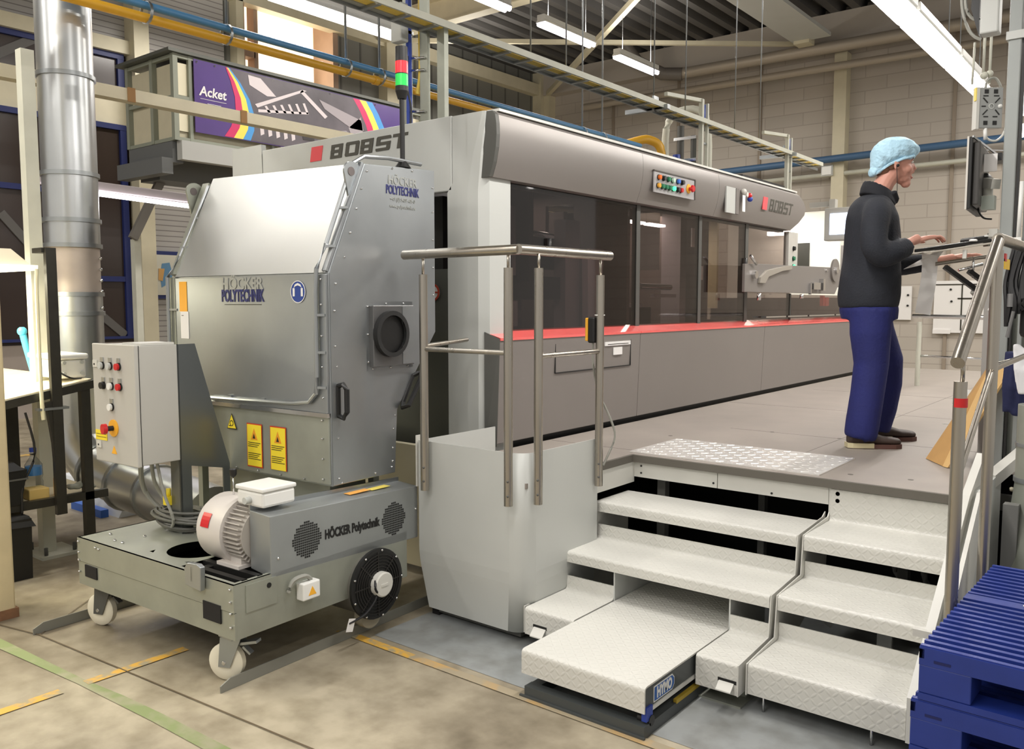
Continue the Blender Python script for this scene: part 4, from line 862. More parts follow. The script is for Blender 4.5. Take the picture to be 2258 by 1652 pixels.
# black pull handles
def dhandle(c, ang, ln):
    d = Vector((0, math.sin(ang), math.cos(ang))); X = Vector((1, 0, 0)); c = Vector(c); o_ = d.cross(X)
    pts = [c - d * ln / 2, c - d * ln / 2 + o_ * .05, c - d * (ln / 2 - .03) + o_ * .075, c + d * (ln / 2 - .03) + o_ * .075, c + d * ln / 2 + o_ * .05, c + d * ln / 2]
    return pts
b = E(); P_ = [(XR + .006, .705, 1.11), (XR + .04, .705, 1.10), (XR + .06, .71, 1.13), (XR + .06, .71, 1.24), (XR + .04, .705, 1.265), (XR + .006, .705, 1.255)]
b.tube(P_, .013, 8); b.tube([P_[0], P_[-1]], .012, 8); part('pull_handle', b, black, ex)
b = E(); P_ = [(XR + .004, 1.16, 1.13), (XR + .03, 1.13, 1.11), (XR + .055, 1.15, 1.12), (XR + .055, 1.25, 1.26), (XR + .03, 1.27, 1.285), (XR + .004, 1.24, 1.27)]
b.tube(P_, .013, 8); b.tube([P_[0], P_[-1]], .012, 8); part('pull_handle', b, black, ex)
# lifting lugs, cable raceways of bent tube
def raceway(pts, clips, nm='cable_raceway'):
    b = E(); b.tube(pts, .011, 8); o_ = part(nm, b, galv, ex)
    for a_, c_ in clips: part('clip', E().bar(a_, c_, .03, .012), galv, o_)
Yf = .60
raceway([(XL + .33, Yf + .03, 1.145), (XL + .6, Yf + .03, 1.15), (-.36, Yf + .03, 1.16), (-.235, Yf + .03, 1.175), (-.185, Yf + .03, 1.22), (-.175, Yf + .03, 1.30), (-.175, Yf + .03, 1.72), (-.165, Yf + .03, 1.82), (-.155, Yf + .085, 1.94), (-.15, Yf + .19, 2.19), (-.145, Yf + .25, 2.34), (-.14, Yf + .33, 2.385), (-.14, Yf + .50, 2.40), (-.14, Yf + .75, 2.40)], [((-.175, .64, z), (-.13, .655, z)) for z in (1.25, 1.42, 1.60)] + [((-.16, .685, 1.93), (-.12, .715, 1.93)), ((-.155, .77, 2.12), (-.12, .80, 2.12))] + [((XL + .5, .64, 1.14), (XL + .5, .64, 1.17)), ((-.6, .64, 1.14), (-.6, .64, 1.17))])
raceway([(XL - .03, .63, 1.25), (XL - .03, .63, 1.80), (XL - .01, .70, 1.92), (XL + .02, .88, 2.33)], [((XL - .03, .64, z), (XL + .03, .655, z)) for z in (1.35, 1.62)] + [((XL - .02, .72, 1.97), (XL + .03, .74, 1.97)), ((XL, .80, 2.14), (XL + .04, .82, 2.14)), ((XL, .85, 2.25), (XL + .04, .87, 2.25))])
part('edge_profile', E().bar((XL - .01, .66, 1.22), (XL - .01, .66, 1.80), .05, .03).bar((XL - .01, .67, 1.81), (XL - .01, .90, 2.34), .06, .04), galv2, ex)
part('edge_profile', E().bar((XR - .02, .655, 1.81), (XR - .02, .90, 2.35), .03, .014), galv, ex)
for X_, m_ in ((XR - .03, galv), (XL - .075, galv2)):
    lug = E(); c_ = Vector((X_, .845, 2.31)); n_ = 20
    lug.prism([(.845 + .055 * math.cos(t_), 2.30 + .05 * math.sin(t_)) for t_ in [R(v) for v in range(-10, 200, 15)]] + [(.82, 2.16), (.87, 2.17)], 'x', X_, X_ + .012)
    l_ = part('lifting_lug', lug, m_, ex); part('lug_hole', E().cyl((X_ - .002, .835, 2.30), (X_ + .0145, .835, 2.30), .022, n=14), innd, l_)
# stickers and lettering on the hood
YF = .644
def estick(nm, x0, x1, z0, z1, m_, y=YF, t_=.0015): return part(nm, E().box(x0, x1, y - t_, y, z0, z1), m_, ex)
mu = XE.to_3x3() @ Vector((1, 0, 0)); mv = XE.to_3x3() @ Vector((0, 1, 0))
text('maker_lettering', 'POLYTECHNIK', navy, ex, ew(-.755, YF - .001, 1.692), mu, (0, 0, 1), .088, .60, .0022)
text('maker_lettering', 'HÖCKER', fadedink, ex, ew(-.755, YF - .001, 1.755), mu, (0, 0, 1), .085, 1.0, .002)
estick('underline', -.905, -.60, 1.648, 1.651, inkk)
part('ear_protection_sign', E().cyl((-.315, YF, 1.712), (-.315, YF - .002, 1.712), .054, n=28), mat('sign blue', (28, 60, 140), .4), ex)
part('sign_symbol', E().lathe((-.315, YF - .002, 1.712), (0, -1, 0), [(0, .051), (0, .055), (.001, .055), (.001, .051)], 28, cap=False).prism([(-.345, 1.73), (-.335, 1.748), (-.315, 1.755), (-.295, 1.748), (-.285, 1.73), (-.295, 1.738), (-.315, 1.744), (-.335, 1.738)], 'y', YF - .004, YF - .002).box(-.352, -.338, YF - .004, YF - .002, 1.69, 1.73).box(-.292, -.278, YF - .004, YF - .002, 1.69, 1.73), white, ex)
estick('orange_tag', -1.315, -1.245, 1.61, 1.775, mat('orange tag', (246, 176, 50), .6)); estick('paper_slip', -1.31, -1.235, 1.46, 1.61, paper); estick('slip_print', -1.3, -1.28, 1.585, 1.59, inkk)
def warn_tri(x, z, s_, y=YF, par=None):
    a_ = part('warning_sticker', E().prism([(x - s_ / 2, z), (x + s_ / 2, z), (x, z + s_)], 'y', y - .001, y), inkk, par or ex)
    part('warning_face', E().prism([(x - s_ * .42, z + s_ * .06), (x + s_ * .42, z + s_ * .06), (x, z + s_ * .90)], 'y', y - .002, y - .001), yellow, par or ex)
warn_tri(-.872, .985, .085)
part('hand_symbol', E().lathe((-.872, YF - .002, 1.017), (0, -1, 0), [(0, .012), (0, .016), (.001, .016), (.001, .012)], 14, cap=False).box(-.895, -.88, YF - .003, YF - .002, 1.0, 1.005), inkk, ex)
for x0 in (-.745, -.555):
    estick('notice_border', x0, x0 + .125, .80 + (.0 if x0 < -.6 else .005), 1.03, stkred); estick('notice_sticker', x0 + .005, x0 + .12, .806, 1.024, yellow, YF - .0015)
    part('notice_triangle', E().prism([(x0 + .035, .945), (x0 + .09, .945), (x0 + .0625, 1.005)], 'y', YF - .004, YF - .003), mat('notice orange', (224, 150, 40), .5), ex)
    part('notice_triangle', E().prism([(x0 + .052, .952), (x0 + .073, .952), (x0 + .0625, .978)], 'y', YF - .005, YF - .004), inkk, ex)
    ln_ = E()
    for i_, z_ in enumerate((.928, .918, .908, .872, .862, .852, .842)): ln_.box(x0 + .012, x0 + .112 - (i_ % 3) * .012, YF - .0045, YF - .003, z_, z_ + .003)
    part('notice_print', ln_, inkk, ex)
su = mv; XS = XR + .0055
text('maker_lettering', 'POLYTECHNIK', navy, ex, ew(XS, 1.175, 2.235), su, (0, 0, 1), .062, .60, .0015); text('maker_lettering', 'HÖCKER', fadedink, ex, ew(XS, 1.175, 2.285), su, (0, 0, 1), .06, .9, .001)
text('maker_lettering', 'www.polytechnik.de', fadedink, ex, ew(XS, 1.175, 2.155), su, (0, 0, 1), .028, .85, .0); text('maker_lettering', '+49 (0) 5409 405-0', fadedink, ex, ew(XS, 1.175, 2.19), su, (0, 0, 1), .028, .85, .0)
# belt guard
gd = part('belt_guard', E().hull8([(-.14, .195, .475), (0, .195, .455), (0, 1.145, .425), (-.14, 1.145, .44), (-.14, .195, .74), (0, .195, .73), (0, 1.145, .70), (-.14, 1.145, .71)]), mat('guard grey', (160, 164, 164), .38, .6, .05, 4), ex, bevel=.003)
part('guard_lip', E().hull8([(-.145, .195, .735), (-.135, .195, .735), (-.135, 1.145, .705), (-.145, 1.145, .705), (-.145, .195, .76), (-.135, .195, .76), (-.135, 1.145, .73), (-.145, 1.145, .73)]), galv, gd)
for cy, cz in ((.40, .583), (.965, .562)):
    g_ = E(); n_ = 0
    for i_ in range(-7, 8):
        for j_ in range(-7, 8):
            if i_ * i_ + j_ * j_ <= 50: g_.box(.0, .0012, cy + i_ * .0115 - .0042, cy + i_ * .0115 + .0042, cz + j_ * .0115 - .0042, cz + j_ * .0115 + .0042)
    part('vent_grille', g_, black, gd)
text('maker_lettering', 'HÖCKER Polytechnik', black, gd, ew(.001, .683, .573), (XE.to_3x3() @ Vector((0, 1, -.03))), (0, 0, 1), .060, .66, .0026)
part('guard_sticker', E().box(-.10, -.055, .72, .86, .722, .7235), mat('orange sticker', (246, 180, 90), .5), gd); part('guard_sticker', E().box(-.10, -.055, .87, 1.0, .717, .7185), mat('pale yellow sticker', (244, 224, 110), .5), gd)
part('guard_bolt', E().ball((.001, .235, .535), .007).ball((.001, 1.13, .58), .007), chrome, gd)
# motor
mo = (-.30, .275, .615)
mt = part('motor_cowl', E().lathe((-.47, mo[1], mo[2]), (1, 0, 0), [(0, .11), (.015, .14), (.04, .155), (.215, .158), (.215, .145)], 36), mat('motor grey white', (206, 200, 194), .4), ex)
part('red_label', E().prism([(.0, .0), (.06, .0), (.06, .045), (.0, .045)], 'x', 0, .001), red, mt) if False else None
lab = E()
for k_ in range(4):
    a0_, a1_ = R(170 - k_ * 6), R(164 - k_ * 6)
    pts_ = [(xx, mo[1] + .1595 * math.cos(aa), mo[2] + .1595 * math.sin(aa)) for xx, aa in ((-.40, a0_ + 0), (-.34, a0_), (-.34, a1_), (-.40, a1_))]
    lab.face(pts_)
part('red_label', lab, red, mt)
part('motor_body', E().cyl((-.27, mo[1], mo[2]), (-.145, mo[1], mo[2]), .122, n=32), mat('motor casting', (178, 172, 164), .5), ex)
fins = E()
for k_ in range(40):
    a_ = 2 * math.pi * k_ / 40; d_ = Vector((0, math.cos(a_), math.sin(a_))); c_ = Vector((0, mo[1], mo[2]))
    fins.bar(c_ + d_ * .13 + Vector((-.26, 0, 0)), c_ + d_ * .13 + Vector((-.15, 0, 0)), .005, .024, up=d_)
part('cooling_fins', fins, MATS['motor casting'], ex)
part('motor_foot', E().box(-.32, -.16, mo[1] - .13, mo[1] + .10, .475, .49).box(-.30, -.18, mo[1] - .10, mo[1] - .06, .49, .56).box(-.30, -.18, mo[1] + .05, mo[1] + .09, .49, .56), MATS['motor grey white'], ex)
tb = part('terminal_box', E().box(-.235, -.05, .20, .38, .755, .825), white, ex, bevel=.012); part('box_lid', E().box(-.24, -.045, .195, .385, .825, .845), white, tb, bevel=.006); part('cable_gland', E().cyl((-.14, .17, .785), (-.14, .20, .785), .016, n=12), lgrey, tb)
part('tension_rod', E().cyl((-.34, .26, .76), (-.34, .26, .86), .004, n=6), chrome, ex); part('rod_knob', E().lathe((-.34, .26, .855), (0, 0, 1), [(0, .009), (.01, .016), (.035, .018), (.04, .014)], 12), black, ex)
# wall junction box and axial fan on the right side
jb = part('junction_box', E().box(.0, .05, .33, .43, .32, .40), white, ex, bevel=.006)
part('warning_sticker', E().prism([(.36, .34), (.405, .34), (.3825, .38)], 'x', .05, .051), amber, jb); part('cable', E().tube(smoothpath([(.02, .40, .40), (.03, .36, .43), (.02, .30, .42), (.01, .28, .37)]), .01, 6), gcable, jb)
part('bracket_plate', E().box(0, .004, .06, .22, .34, .46), galv2, ex); part('cable_hole', E().cyl((.003, .18, .43), (.006, .18, .43), .012, n=10), black, ex)
fc = (.80, .275)
part('fan_housing', E().cyl((-.24, fc[0], fc[1]), (.03, fc[0], fc[1]), .16, n=32), mat('fan can grey', (122, 120, 114), .4, .5), ex)
fg = part('fan_guard', E().lathe((.03, fc[0], fc[1]), (1, 0, 0), [(0, .162), (.0, .175), (.015, .175), (.018, .16)], 36), black, ex)
gr_ = E()
for r_ in (.07, .085, .10, .115, .13, .145): gr_.flange((.052, fc[0], fc[1]), (1, 0, 0), r_, .004, .003, 28)
for k_ in range(8): a_ = k_ * math.pi / 4; gr_.bar((.05, fc[0] + .05 * math.cos(a_), fc[1] + .05 * math.sin(a_)), (.05, fc[0] + .16 * math.cos(a_), fc[1] + .16 * math.sin(a_)), .006, .005, up=(1, 0, 0))
part('guard_wires', gr_, mat('wire black', (40, 38, 36), .4), fg)
part('fan_hub', E().lathe((.04, fc[0] + .01, fc[1]), (1, 0, 0), [(0, .062), (.04, .062), (.045, .055)], 24).box(.08, .088, fc[0] - .015, fc[0] + .03, fc[1] - .006, fc[1] + .006), lgrey2, fg)
bb = E()
for k_ in range(9): a_ = k_ * 2 * math.pi / 9; bb.ball((.05, fc[0] + .166 * math.cos(a_), fc[1] + .166 * math.sin(a_)), .007, n=8)
part('bolt', bb, chrome, fg); part('fan_cable', E().tube(smoothpath([(.07, fc[0] - .04, fc[1] + .03), (.09, fc[0] - .06, fc[1]), (.07, fc[0] - .03, fc[1] - .05), (.06, fc[0] - .1, fc[1] - .12), (.05, fc[0] - .2, fc[1] - .14)]), .006, 6), cable, fg)
part('hanging_tag', E().hull8([(.05, .58, .10), (.052, .62, .09), (.054, .64, .15), (.052, .60, .16), (.0515, .58, .10), (.0535, .62, .09), (.0555, .64, .15), (.0535, .60, .16)]), paper, fg)
part('counterweight', E().cyl((-.05, .80, .11), (.0, .80, .11), .07, n=20), mat('beige can', (150, 144, 126), .5), ex)
# control cabinet on its bracket
cbx = part('cabinet_body', E().box(-1.262, -.89, .14, .345, .86, 1.45), cabgrey, ex, bevel=.004)
cd = part('cabinet_door', E().box(-1.272, -.882, .112, .134, .855, 1.455), cabgrey, ex, bevel=.005)
part('door_seal', E().box(-1.262, -.89, .134, .14, .86, 1.45), black, ex)
part('top_plate', E().box(-1.05, -.89, .15, .33, 1.45, 1.462), lgrey2, ex)
def cbutton(x, z, m_, r=.017):
    part('legend_plate', E().box(x - .013, x + .013, .106, .112, z + .02, z + .042), galvd, cd); part('button_ring', E().cyl((x, .112, z), (x, .104, z), r * 1.15, n=14), black, cd); part('button', E().cyl((x, .104, z), (x, .092, z), r, n=14), m_, cd)
for x, z, m_ in ((-1.175, 1.345, lgrey), (-1.10, 1.345, lgrey), (-1.022, 1.345, red), (-1.17, 1.245, black), (-1.095, 1.245, white), (-1.017, 1.245, red), (-1.10, 1.14, white)): cbutton(x, z, m_)
part('stop_plate', E().cyl((-1.09, .112, 1.035), (-1.09, .106, 1.035), .043, n=24), amber, cd); part('stop_stem', E().cyl((-1.09, .106, 1.035), (-1.095, .07, 1.035), .013, n=12), black, cd); part('stop_button', E().cyl((-1.095, .074, 1.035), (-1.098, .055, 1.035), .026, n=20), red, cd)
part('yellow_label', E().box(-1.262, -1.155, .109, .112, .965, 1.015), yellow, cd); part('label_print', E().box(-1.255, -1.162, .108, .109, .98, .982).box(-1.255, -1.162, .108, .109, .995, .997), inkk, cd)
part('key_lock', E().box(-1.26, -1.22, .106, .112, 1.335, 1.37).box(-1.25, -1.21, .106, .112, .925, .96), lgrey2, cd); part('key_slot', E().cyl((-1.243, .106, 1.35), (-1.243, .104, 1.35), .005, n=8).cyl((-1.233, .106, .94), (-1.233, .104, .94), .005, n=8), black, cd)
part('warning_sticker', E().prism([(-1.118, .905), (-1.07, .905), (-1.094, .945)], 'y', .110, .112), amber, cd)
part('bracket', E().prism([(.345, 1.45), (.45, 1.45), (.64, .80), (.64, .475), (.60, .475), (.60, .78), (.41, .82), (.41, .475), (.345, .475)], 'x', -.905, -.895).box(-.98, -.895, .345, .355, .475, 1.45), mat('bracket slate', (124, 128, 128), .32, .75, .04, 3), ex)
# cables under the cabinet
for pts_, r_, m_ in (([(-1.08, .25, .86), (-1.15, .28, .78), (-1.2, .33, .66), (-1.12, .38, .56), (-.95, .40, .53), (-.7, .45, .53)], .013, gcable), ([(-1.0, .25, .86), (-1.05, .3, .72), (-1.02, .36, .60), (-.97, .4, .5)], .01, gcable), ([(-.95, .25, .86), (-.93, .27, .7), (-.90, .30, .56), (-.98, .33, .49)], .008, gcable)):
    part('supply_cable', E().tube(smoothpath(pts_), r_, 8), m_, ex)
coil = E()
for k_ in range(9):
    rr_ = random.uniform(.09, .16); ox, oy, tl, tm = random.uniform(-.03, .03), random.uniform(-.02, .03), random.uniform(-.12, .12), random.uniform(-.12, .12)
    pts_ = [(-.98 + ox + rr_ * 1.3 * math.cos(a_ * math.pi / 10), .40 + oy + rr_ * .8 * math.sin(a_ * math.pi / 10), .500 + .009 * k_ + tl * rr_ * math.cos(a_ * math.pi / 10) + tm * rr_ * math.sin(a_ * math.pi / 10)) for a_ in range(20)]
    coil.tube(pts_ + [pts_[0]], .0085, 6)
part('cable_coil', coil, mat('dark grey cable', (92, 92, 86), .5), ex)
part('plug', E().cyl((-1.0, .34, .70), (-1.0, .34, .66), .012, n=8).box(-1.02, -.98, .32, .36, .615, .66), yellow, ex)
part('door_cable', E().tube(smoothpath([(-1.02, .64, 1.14), (-1.06, .62, 1.13), (-1.09, .60, 1.08), (-1.10, .59, 1.0)]), .006, 6), gcable, ex)
# signal tower on the hood
st = thing('signal_tower', 'black signal tower with lit red and green lenses on top of the metal hood', 'signal light', tuple(ew(-.15, 1.22, 2.36)), 0)
T0 = ew(-.15, 1.22, 2.36)
def tw(z0, z1, r0, r1=None, n=16): return B().cyl((T0.x, T0.y, z0), (T0.x, T0.y, z1), r0, r1, n=n)
part('foot', tw(2.365, 2.40, .045, .02), black, st); part('pole', tw(2.39, 2.74, .013), black, st); part('socket', tw(2.72, 2.76, .022, .034).cyl((T0.x, T0.y, 2.76), (T0.x, T0.y, 2.785), .034), black, st)
part('green_lens', tw(2.785, 2.845, .033), mat('lit green dome', (40, 190, 80), .25, emit=.5), st); part('red_lens', tw(2.85, 2.91, .033), mat('lit red dome', (240, 40, 50), .25, emit=.7), st)
part('lens_ring', tw(2.845, 2.85, .034), black, st); part('cap', tw(2.91, 2.985, .032), black, st)
# steel angles on the floor under the castors
for x_, y0_, y1_, l_ in ((-1.40, -.19, .62, 'flat steel angle on the floor under the left castors, its end sticking out'), (-.09, -.03, 1.6, 'long steel angle on the floor passing the right castors')):
    b = E(); b.prism([(y0_, .001), (y1_, .001), (y1_, .052), (y0_ + .05, .052), (y0_, .03)], 'x', x_ + .02, x_ + .026); b.box(x_ - .035, x_ + .0195, y0_ + .06, y1_, 0.001, .006)
    tagged('floor_angle', b, mat('angle steel', (136, 136, 128), .5, .4), l_, 'steel rail')
# ------------------------------------------------------------------ platform, steps and railings
pf = thing('platform', 'raised work platform with grey-brown deck and white edge boards along the press', 'platform', (-1.8, 7, 0))
b = B(); DZ = .8
b.box(-3.12, -2.435, 3.16, 12.0, .775, DZ); b.box(-2.435, -2.52 + .0, 3.16, 3.17, .775, DZ) if False else None
b.box(-2.435, -.705, 4.16, 12.0, .775, DZ); b.box(-.705, -.48, 5.0, 12.0, .775, DZ)
jn = [(-3.1, -2.44, 4.28, 4.284), (-2.44, -.71, 5.46, 5.464), (-2.9, -.71, 8.42, 8.425), (-3.1, -.71, 6.9, 6.904), (-1.7, -1.696, 4.4, 12)]
for x0, x1, y0, y1 in jn: b.box(x0, x1, y0, y1, DZ, DZ + .0006, 1)
for x, y in ((-2.15, 5.47), (-1.71, 5.47), (-1.3, 4.35), (-1.03, 4.4), (-2.6, 4.9)): b.cyl((x, y, DZ), (x, y, DZ + .001), .014, n=10, mi=1)
part('deck', b, [platm, edgem], pf)
part('edge_strip', B().box(-2.435, -.70, 4.14, 4.162, .762, .802).box(-2.45, -2.43, 3.78, 4.162, .762, .802), edgem, pf)
eb = part('edge_board', B().box(-2.51, -1.93, 4.165, 4.18, .675, .762), lgrey2, pf); part('edge_board', B().box(-1.926, -1.345, 4.165, 4.18, .675, .762), lgrey2, pf)
part('edge_board', B().box(-1.343, -.70, 4.165, 4.18, .60, .762), lgrey2, pf); part('edge_board', B().box(-2.45, -2.435, 3.78, 4.165, .645, .762), lgrey2, pf)
bb = B()
for x, z in ((-2.39, .74), (-2.39, .70), (-1.95, .70), (-1.63, .69)): bb.cyl((x, 4.166, z), (x, 4.162, z), .006, n=8)
part('bolt_hole', bb, black, pf)
bb = B()
for z in (.735, .70): bb.cyl((-1.30, 4.166, z), (-1.30, 4.160, z), .011, n=8)
part('bolt_head', bb, galv2, pf)
part('support_leg', B().box(-2.36, -2.31, 4.3, 4.35, 0, .76).box(-2.0, -1.96, 4.9, 4.95, 0, .76).box(-1.1, -1.05, 4.5, 4.56, 0, .76).box(-.62, -.56, 4.3, 4.36, 0, .76), mat('leg grey', (116, 116, 112), .5), pf)
part('rear_shade_sheet', B().box(-3.1, -.5, 5.3, 5.32, 0, .77).box(-3.1, -3.05, 3.2, 5.3, 0, .77).box(-.52, -.50, 4.4, 5.3, 0, .77), void, pf)  # added near-black sheets paint the shade under the deck
tagged('hose_coil', B().tube([(-1.02 + .16 * math.cos(a * .3), 4.75, .30 + .16 * math.sin(a * .3)) for a in range(22)], .02, 8).tube([(-.85 + .17 * math.cos(a * .3), 4.7, .28 + .17 * math.sin(a * .3)) for a in range(22)], .016, 8), mat('hose grey', (120, 120, 116), .3), 'dark grey hose loops lying in the shadow under the platform', 'hose')
cb_ = B(); cb_.box(-2.50, -1.41, 4.215, 4.80, .8006, .806)
for i in range(19):
    for j in range(10):
        cx, cy = -2.47 + i * .0575 + (j % 2) * .0, 4.245 + j * .058; a_ = R(45 if (i + j) % 2 else -45); c_, s__ = math.cos(a_), math.sin(a_)
        if cx > -1.42 or cy > 4.79: continue
        L0 = [cb_._v((cx + c_ * u - s__ * v, cy + s__ * u + c_ * v, .806)) for u, v in ((-.024, 0), (-.012, -.008), (.012, -.008), (.024, 0), (.012, .008), (-.012, .008))]
        L1 = [cb_._v((cx + c_ * u - s__ * v, cy + s__ * u + c_ * v, .8085)) for u, v in ((-.019, 0), (-.01, -.004), (.01, -.004), (.019, 0), (.01, .004), (-.01, .004))]
        cb_.bm.faces.new(L1)
        for k in range(6): cb_.bm.faces.new([L0[k], L0[(k + 1) % 6], L1[(k + 1) % 6], L1[k]])
tagged('checker_plate', cb_, mat('bright aluminium', (236, 234, 230), .32, .55), 'bright aluminium checker plate lying on the platform at the head of the steps', 'plate')
# white corner guard around the platform end
gdp = thing('corner_guard', 'tall light grey sheet metal guard with rounded corner below the railing', 'guard', (-2.8, 3.4, 0))
b = B()
def outline(z, ins):
    r = .09; P = [(-3.12 + ins, 3.75), (-3.12 + ins, 3.13 + ins)]
    cx, cy = -2.425 - ins - r, 3.13 + ins + r
    P += [(cx + r * math.sin(a), cy - r * math.cos(a)) for a in [R(v) for v in (0, 15, 30, 45, 60, 75, 90)]]
    P += [(-2.425 - ins, 3.76)]
    return [b._v((x, y, z)) for x, y in P]
L_ = [outline(z, i) for z, i in ((.05, .035), (.30, .004), (.36, 0), (.60, 0), (.945, 0))]
for k in range(4):
    for i in range(len(L_[0]) - 1):
        f = b.bm.faces.new([L_[k][i], L_[k][i + 1], L_[k + 1][i + 1], L_[k + 1][i]]); f.smooth = 1 < i < 8
o = part('sheet', b, lgrey, gdp)
sd = o.modifiers.new('thickness', 'SOLIDIFY'); sd.thickness = .006; sd.offset = 0
part('return_panel', B().box(-3.2, -2.44, 3.72, 3.73, .05, .80), lgrey, gdp)
part('foot_rail', B().box(-3.05, -2.5, 3.2, 3.7, .02, .07), dgrey, gdp); part('edge_lip', B().box(-3.135, -3.128, 3.12, 3.16, .70, .97), lgrey2, gdp)
# step flights: bent tread sheets with front lip and rear upstand
def tread_(par, x0, x1, yf, yb, z, lip, up):
    part('tread', bent_sheet(B(), [(yf, z - lip), (yf, z), (yb, z)] + ([(yb, z + up)] if up else []), x0, x1), plate_m, par)
f1 = thing('step_flight', 'left white flight of steps, cut out around the lifting table', 'steps', (-1.9, 3.6, 0))
tread_(f1, -2.445, -1.362, 3.79, 4.12, .60, .055, 0)
tread_(f1, -2.445, -1.362, 3.485, 3.80, .40, .055, .075)
tread_(f1, -2.435, -2.155, 3.15, 3.50, .20, .13, .07); tread_(f1, -1.545, -1.362, 3.165, 3.50, .20, .13, .07)
part('side_plate', B().prism([(3.16, .07), (3.16, .2), (3.49, .2), (3.49, .4), (3.80, .4), (3.80, .6), (4.12, .6), (4.12, .0), (3.5, .0)], 'x', -2.45, -2.445), lgrey2, f1)
part('side_plate', B().prism([(3.16, .07), (3.16, .2), (3.47, .22), (3.49, .4), (3.77, .42), (3.79, .6), (4.12, .62), (4.16, .64), (4.16, .60), (4.12, .3), (3.5, .07)], 'x', -1.36, -1.355), lgrey2, f1)
part('inner_plate', B().box(-2.155, -2.148, 3.5, 3.9, .02, .35).box(-1.552, -1.545, 3.5, 3.9, .02, .35), lgrey, f1)
part('foot', B().box(-2.3, -2.25, 3.25, 3.3, 0, .07).box(-1.5, -1.38, 3.3, 3.4, 0, .07).box(-2.42, -2.2, 3.22, 3.32, 0, .012).box(-1.55, -1.36, 3.2, 3.45, 0, .01), galv2, f1)
part('folded_tab', B().hull8([(-1.44, 3.13, .088), (-1.375, 3.13, .088), (-1.375, 3.165, .115), (-1.44, 3.165, .115), (-1.44, 3.13, .093), (-1.375, 3.13, .093), (-1.375, 3.165, .12), (-1.44, 3.165, .12)]).hull8([(-2.38, 3.115, .08), (-2.31, 3.115, .08), (-2.31, 3.15, .115), (-2.38, 3.15, .115), (-2.38, 3.115, .085), (-2.31, 3.115, .085), (-2.31, 3.15, .12), (-2.38, 3.15, .12)]), lgrey2, f1)
part('tab_slot', B().box(-1.445, -1.365, 3.1635, 3.166, .115, .13).box(-2.385, -2.305, 3.1485, 3.151, .115, .13), black, f1)
f2 = thing('step_flight', 'right white flight of steps leading up to the full-height board, beside the blue pallets', 'steps', (-1.04, 3.65, 0))
tread_(f2, -1.335, -.735, 3.81, 4.160, .60, .07, .155)
tread_(f2, -1.335, -.735, 3.51, 3.83, .40, .065, .075)
tread_(f2, -1.335, -.735, 3.205, 3.53, .20, .125, .075)
part('side_plate', B().prism([(3.2, .07), (3.2, .2), (3.49, .22), (3.51, .4), (3.79, .42), (3.81, .6), (4.14, .62), (4.16, .64), (4.16, .60), (4.12, .3), (3.5, .07)], 'x', -1.341, -1.336), lgrey2, f2)
part('side_plate', B().prism([(3.2, .07), (3.2, .24), (4.0, .84), (4.30, .98), (4.34, .92), (4.34, .5), (3.6, .07)], 'x', -.733, -.70), lgrey2, f2)
part('stringer', B().prism([(3.3, .07), (3.3, .30), (3.98, .86), (4.15, .86), (3.6, .07)], 'x', -.672, -.655), lgrey2, f2)
part('side_plate', B().prism([(3.3, .0), (3.3, .25), (4.1, .85), (4.6, .85), (4.6, 0)], 'x', -.70, -.675), lgrey, f2)
part('foot_screw', B().cyl((-1.28, 3.24, 0), (-1.28, 3.24, .08), .006, n=6).cyl((-.86, 3.24, 0), (-.86, 3.24, .08), .006, n=6), chrome, f2)
part('inner_bracket', B().box(-.98, -.92, 3.72, 3.74, .18, .36).prism([(-1.24, .22), (-1.2, .2), (-1.12, .33), (-1.15, .34), (-1.2, .28), (-1.24, .30)], 'y', 3.8, 3.81), lgrey, f2)
tagged('support_leg_box', B().box(-1.0, -.94, 4.2, 4.3, .2, .52), lgrey, 'pale upright seen in the dark gap under the top right step', 'post') if False else None
# lifting table
lt = thing('lifting_table', 'low white lifting table pushed under the left flight of steps', 'lift table', (-1.85, 3.2, 0))
part('top', bent_sheet(B(), [(2.752, .095), (2.752, .2), (3.95, .2)], -2.145, -1.552, .007, .02), plate_m, lt)
part('skirt', B().box(-1.575, -1.557, 2.765, 3.9, .09, .19).box(-2.14, -2.12, 2.765, 3.9, .09, .19), mat('skirt dark grey', (74, 78, 78), .4), lt)
part('white_band', B().box(-1.557, -1.552, 2.80, 3.6, .088, .105), lgrey2, lt)
part('base_frame', B().box(-2.12, -1.545, 2.74, 2.79, .0, .05).box(-1.60, -1.547, 2.79, 3.9, .0, .049).box(-2.118, -2.07, 2.79, 3.9, 0, .049).box(-2.14, -1.54, 2.73, 2.74, 0, .012), mat('frame slate', (66, 70, 70), .5), lt)
part('blue_corner', B().box(-1.57, -1.548, 2.762, 2.81, .06, .115), blue, lt); part('yellow_bar', B().box(-1.56, -1.545, 3.0, 3.3, .045, .062), mat('mustard bar', (176, 150, 50), .5), lt)
part('roller', B().cyl((-1.60, 2.80, .055), (-1.545, 2.80, .055), .022, n=12), black, lt)
part('name_plate', B().prism([(2.83, .112), (2.98, .112), (2.998, .13), (2.998, .158), (2.98, .176), (2.83, .176)], 'x', -1.557, -1.5555), white, lt); part('name_plate', B().prism([(2.835, .117), (2.978, .117), (2.993, .132), (2.993, .156), (2.978, .171), (2.835, .171)], 'x', -1.5555, -1.5545), mat('plate blue', (40, 92, 164), .4), lt)
text('maker_lettering', 'HYMO', white, lt, (-1.554, 2.913, .144), (0, 1, 0), (0, 0, 1), .058, .72, .003)
part('cylinder', B().cyl((-1.9, 2.9, .07), (-1.9, 3.5, .09), .03), black, lt)
